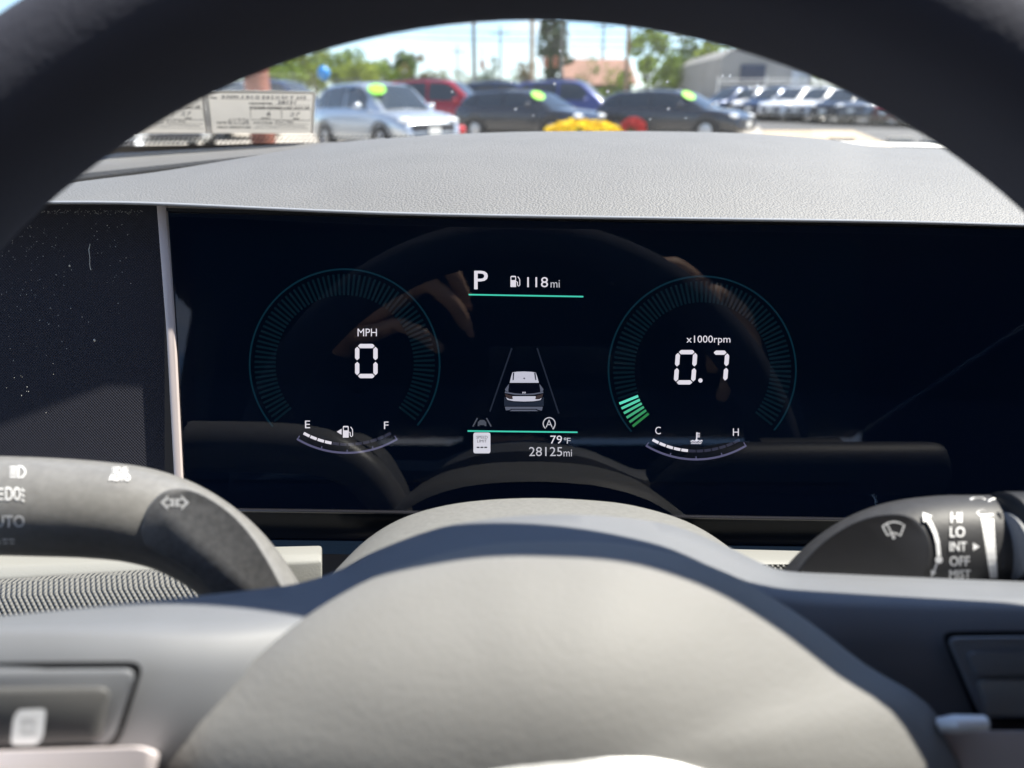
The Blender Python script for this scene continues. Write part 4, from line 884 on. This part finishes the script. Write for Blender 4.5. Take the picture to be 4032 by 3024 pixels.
ORL = mat('signal_orange', (.42, .13, .05), .5)
for px, py, d, lab in ((1899, 253, 60, 'orange traffic signal alone above the small round tree'), (2148, 246, 58, 'orange traffic signal at the left of the pair by the dark tree'), (2187, 243, 58, 'orange traffic signal at the right of the pair by the dark tree')):
    q = P(px, py, d * 1000); t = thing('traffic_signal', q - Vector((0, 0, .5)), lab, 'traffic light', 'traffic signals over the road')
    MB().box(q, (.32, .3, .7)).build('housing', ORL, t, bevel=.05)
    m = MB()
    for k in (-.21, 0, .21): m.ball(q + Vector((0, -.17, k)), (.09, .05, .09), 10, 6)
    m.build('lenses', GRL, t); MB().tube([q + Vector((0, 0, .5)), q + Vector((0, 0, 1.3))], .03, 6).build('hanger', WIRE, t)
def bld(name, px0, px1, top, d, c, label, extra):
    x0, x1 = at(px0, d), at(px1, d); z0 = gz(d); z1 = CAM.z + (420 - top) / F * d
    t = thing(name, ((x0 + x1) / 2, d, z0), label, 'building'); extra(t, x0, x1, d, z0, z1, mat(name + '_wall', c, .85, var=.12, vscale=.4)); return t
def b1(t, x0, x1, d, z0, z1, m):
    MB().box(((x0 + x1) / 2, d + 6, (z0 + z1 * .55) / 2), (x1 - x0, 12, z1 * .55 - z0)).build('wall', m, t)
    zz = z1 * .55; MB().prism([(x0 - .5, d - .6, zz), (x0 - .5, d + 12.6, zz), (x0 - .5, d + 6, z1)], Vector((x1 - x0 + 1, 0, 0))).build('roof', mat('brick_red_roof', (.27, .15, .11), .8, var=.15, vscale=1), t, smooth=False)
    for k in range(5): MB().box((lerp(x0, x1, (k + .5) / 5), d - .03, z0 + 1.5), (1.2, .08, 1.3)).build('window', GL, t)
bld('brick_building', 2228, 2452, 246, 75, (.32, .24, .19), 'low building with a pinkish brick red roof behind the poles', b1)
def b2(t, x0, x1, d, z0, z1, m):
    pts = [(x0, d, z0)] + [(lerp(x0, x1, i / 12), d, z0 + (z1 - z0) * (.80 + .20 * math.sin(math.pi * min(1, i / 9)) ** .7)) for i in range(13)] + [(x1, d, z0)]
    MB().prism(pts, Vector((0, 14, 0))).build('wall', m, t, smooth=False)
    MB().box((lerp(x0, x1, .34), d - .06, z0 + (z1 - z0) * .56), ((x1 - x0) * .27, .12, (z1 - z0) * .26)).build('sign_board', mat('navy_sign', (.02, .035, .075), .4), t, bevel=.02)
    MB().box((lerp(x0, x1, .86), d - .04, z0 + (z1 - z0) * .35), ((x1 - x0) * .18, .08, (z1 - z0) * .55)).build('door', mat('pale_door', (.5, .53, .55), .4), t)
    MB().box((lerp(x0, x1, .5), d - .05, z0 + (z1 - z0) * .22), ((x1 - x0) * .45, .1, (z1 - z0) * .3)).build('window', GL, t)
bld('grey_building', 2775, 3110, 206, 58, (.30, .29, .27), 'grey stucco building with a rounded top and a dark blue sign', b2)
CB = mat('pale_cable', (.7, .7, .68), .6)
fx = thing('cable_fence', (at(3100, 50), 50, gz(50)), 'fence with two pale horizontal cables behind the far row', 'fence')
for py in (313, 327):
    MB().tube([P(2830, py, 50000), P(3420, py, 50000)], .025, 6).build('cable', CB, fx)
for px in (2830, 3020, 3220, 3420):
    a = P(px, 300, 50000); MB().tube([(a.x, a.y, gz(50)), a], .05, 8).build('fence_post', CB, fx)
for px, lab in ((3330, 'concrete wheel stop nearest the sandy strip'), (3560, 'concrete wheel stop in the middle by the dark lane'), (3700, 'concrete wheel stop next to the rim at right')):
    x = at(px, 21.6); tag(MB().box((x, 23, gz(23) + .08), (.75, .16, .16)).build('wheel_stop', M['concrete'], bevel=.03), lab, 'wheel stop', 'wheel stops on the lot')

# ------------------------------------------------------------------ the photographer (seen in the display) and the phone
SK = mat('skin', (.72, .46, .33), .5, spec=.4, var=.08, vscale=60)
def skin_mesh(name, chains, mt, parent, root=0, lvl=2):
    """chains: lists of (x,y,z,r) in world metres; points closer than 0.1 mm are joined"""
    vs = []; rad = []; ed = []
    def idx(p):
        for i, v in enumerate(vs):
            if (v - Vector(p[:3])).length < 1e-4: return i
        vs.append(Vector(p[:3])); rad.append(p[3]); return len(vs) - 1
    for ch in chains:
        ii = [idx(p) for p in ch]; ed += list(zip(ii, ii[1:]))
    o0 = ORG[parent.name]; me = bpy.data.meshes.new(name); me.from_pydata([v - o0 for v in vs], ed, [])
    o = bpy.data.objects.new(name, me); col.objects.link(o)
    o.modifiers.new('skin', 'SKIN'); s = o.modifiers.new('sub', 'SUBSURF'); s.levels = s.render_levels = lvl
    for i, sv in enumerate(me.skin_vertices[0].data): sv.radius = (rad[i], rad[i]); sv.use_root = (i == root)
    dg = bpy.context.evaluated_depsgraph_get(); m2 = bpy.data.meshes.new_from_object(o.evaluated_get(dg)); m2.name = name
    bpy.data.objects.remove(o); 
    for p in m2.polygons: p.use_smooth = True
    m2.materials.clear(); m2.materials.append(mt)
    o = bpy.data.objects.new(name, m2); col.objects.link(o); o.parent = parent; return o
def w(x, y, d, r): q = W(x, y, d); return (q.x, q.y, q.z, r / 1000)
per = thing('person', (0, -.62, .62), 'person in a dark shirt holding a phone, mirrored in the display', 'person')
pel = (0, -.62, .64, .14); wst = (0, -.64, .80, .13); cst = (0, -.62, .98, .14); nk = (0, -.56, 1.13, .055); hd = (0, -.53, 1.22, .075); tp = (0, -.53, 1.31, .07)
def hand(sd, wr, palm, fingers, thumb, sh, el):
    ch = [[cst, sh, el, wr, palm]]
    for f in fingers: ch.append([palm] + f)
    ch.append([wr, ((wr[0] + thumb[0][0]) / 2, (wr[1] + thumb[0][1]) / 2, (wr[2] + thumb[0][2]) / 2, .011)] + thumb)
    return ch
lwr = w(-215, 1, -152, 21); lpalm = w(-169, 60, -120, 19)
lf_ = [[w(-133, 98, -96, 10), w(-112, 122, -70, 9), w(-93, 110, -65, 8.2), w(-76, 93, -80, 7.2)],
       [w(-127, 89, -92, 10), w(-75, 128, -66, 9.2), w(-56, 106, -64, 8.4), w(-44, 80, -80, 7.4)],
       [w(-133, 69, -92, 10), w(-81, 98, -66, 9), w(-56, 78, -66, 8.2), w(-42, 53, -82, 7.2)],
       [w(-142, 49, -96, 9), w(-108, 58, -72, 7.8), w(-84, 46, -70, 7), w(-68, 31, -82, 6.3)]]
lth = [w(-158, 89, -126, 10), w(-138, 107, -128, 9), w(-118, 114, -126, 7.5)]
rwr = w(277, -33, -152, 21); rpalm = w(240, 35, -122, 20)
rf_ = [[w(206, 85, -98, 10), w(158, 116, -78, 9), w(122, 110, -74, 8.2), w(93, 101, -82, 7.2)],
       [w(215, 73, -94, 10), w(194, 92, -72, 9), w(190, 71, -68, 8.2), w(192, 49, -78, 7.2)],
       [w(221, 49, -94, 9.5), w(201, 49, -72, 8.6), w(194, 31, -70, 7.8), w(194, 10, -80, 7)],
       [w(228, 26, -98, 9), w(212, 15, -76, 7.6), w(206, -1, -74, 6.8), w(203, -17, -82, 6.2)]]
rth = [w(240, 73, -130, 10), w(221, 92, -134, 9), w(203, 101, -134, 7.5)]
ch = [[pel, wst, cst, nk, hd, tp]]
ch += hand(-1, lwr, lpalm, lf_, lth, (-.19, -.60, 1.03, .055), (-.32, -.40, .92, .042))
ch += hand(1, rwr, rpalm, rf_, rth, (.19, -.60, 1.03, .055), (.36, -.40, .91, .042))
body = skin_mesh('body', ch, SK, per)
NAIL = mat('fingernail', (.68, .42, .34), .25)
for f in (lf_[0], lf_[1], lf_[2], rf_[1]):
    a = Vector(f[-1][:3]); b = Vector(f[-2][:3]); dirn = (a - b).normalized(); nrm = (EF - dirn * EF.dot(dirn)).normalized(); sdv = dirn.cross(nrm); r = f[-1][3]
    MB().ball(a + dirn * r * .2 + nrm * r * .72, (r * .55, r * .9, r * .22), 10, 7, Matrix((sdv, dirn, nrm)).transposed()).build('fingernail', NAIL, per)
skin_mesh('shirt', [[(0, -.62, .62, .155), (0, -.64, .80, .145), (0, -.62, .98, .155), (0, -.575, 1.09, .07)], [(0, -.62, .98, .155), (-.19, -.60, 1.03, .068), (-.32, -.40, .92, .055), w(-221, 0, -158, 34), w(-199, 34, -138, 33), w(-181, 59, -128, 27)], [(0, -.62, .98, .155), (.19, -.60, 1.03, .068), (.36, -.40, .91, .055), w(280, -29, -154, 34), w(260, 9, -138, 33), w(246, 38, -126, 27)]], mat('dark_shirt', (.03, .035, .05), .9, var=.1, vscale=20), per)
MB().ball((0, -.545, 1.29), (.088, .10, .075), 18, 10).build('hair', mat('dark_hair', (.03, .02, .015), .6), per)
ph = thing('phone', W(50, 5, -98), 'dark phone held in both hands, camera side to the display', 'phone')
m3 = Matrix((EX, EU, EF)).transposed()
MB().box(W(52, 2, -99), (.150, .072, .008), m3).build('phone_body', mat('phone_glass', (.02, .022, .028), .15), ph, bevel=.003)
MB().box(W(14, 12, -94.6), (.032, .034, .0012), m3).build('camera_bump', mat('phone_bump', (.015, .016, .02), .2), ph, bevel=.0005)
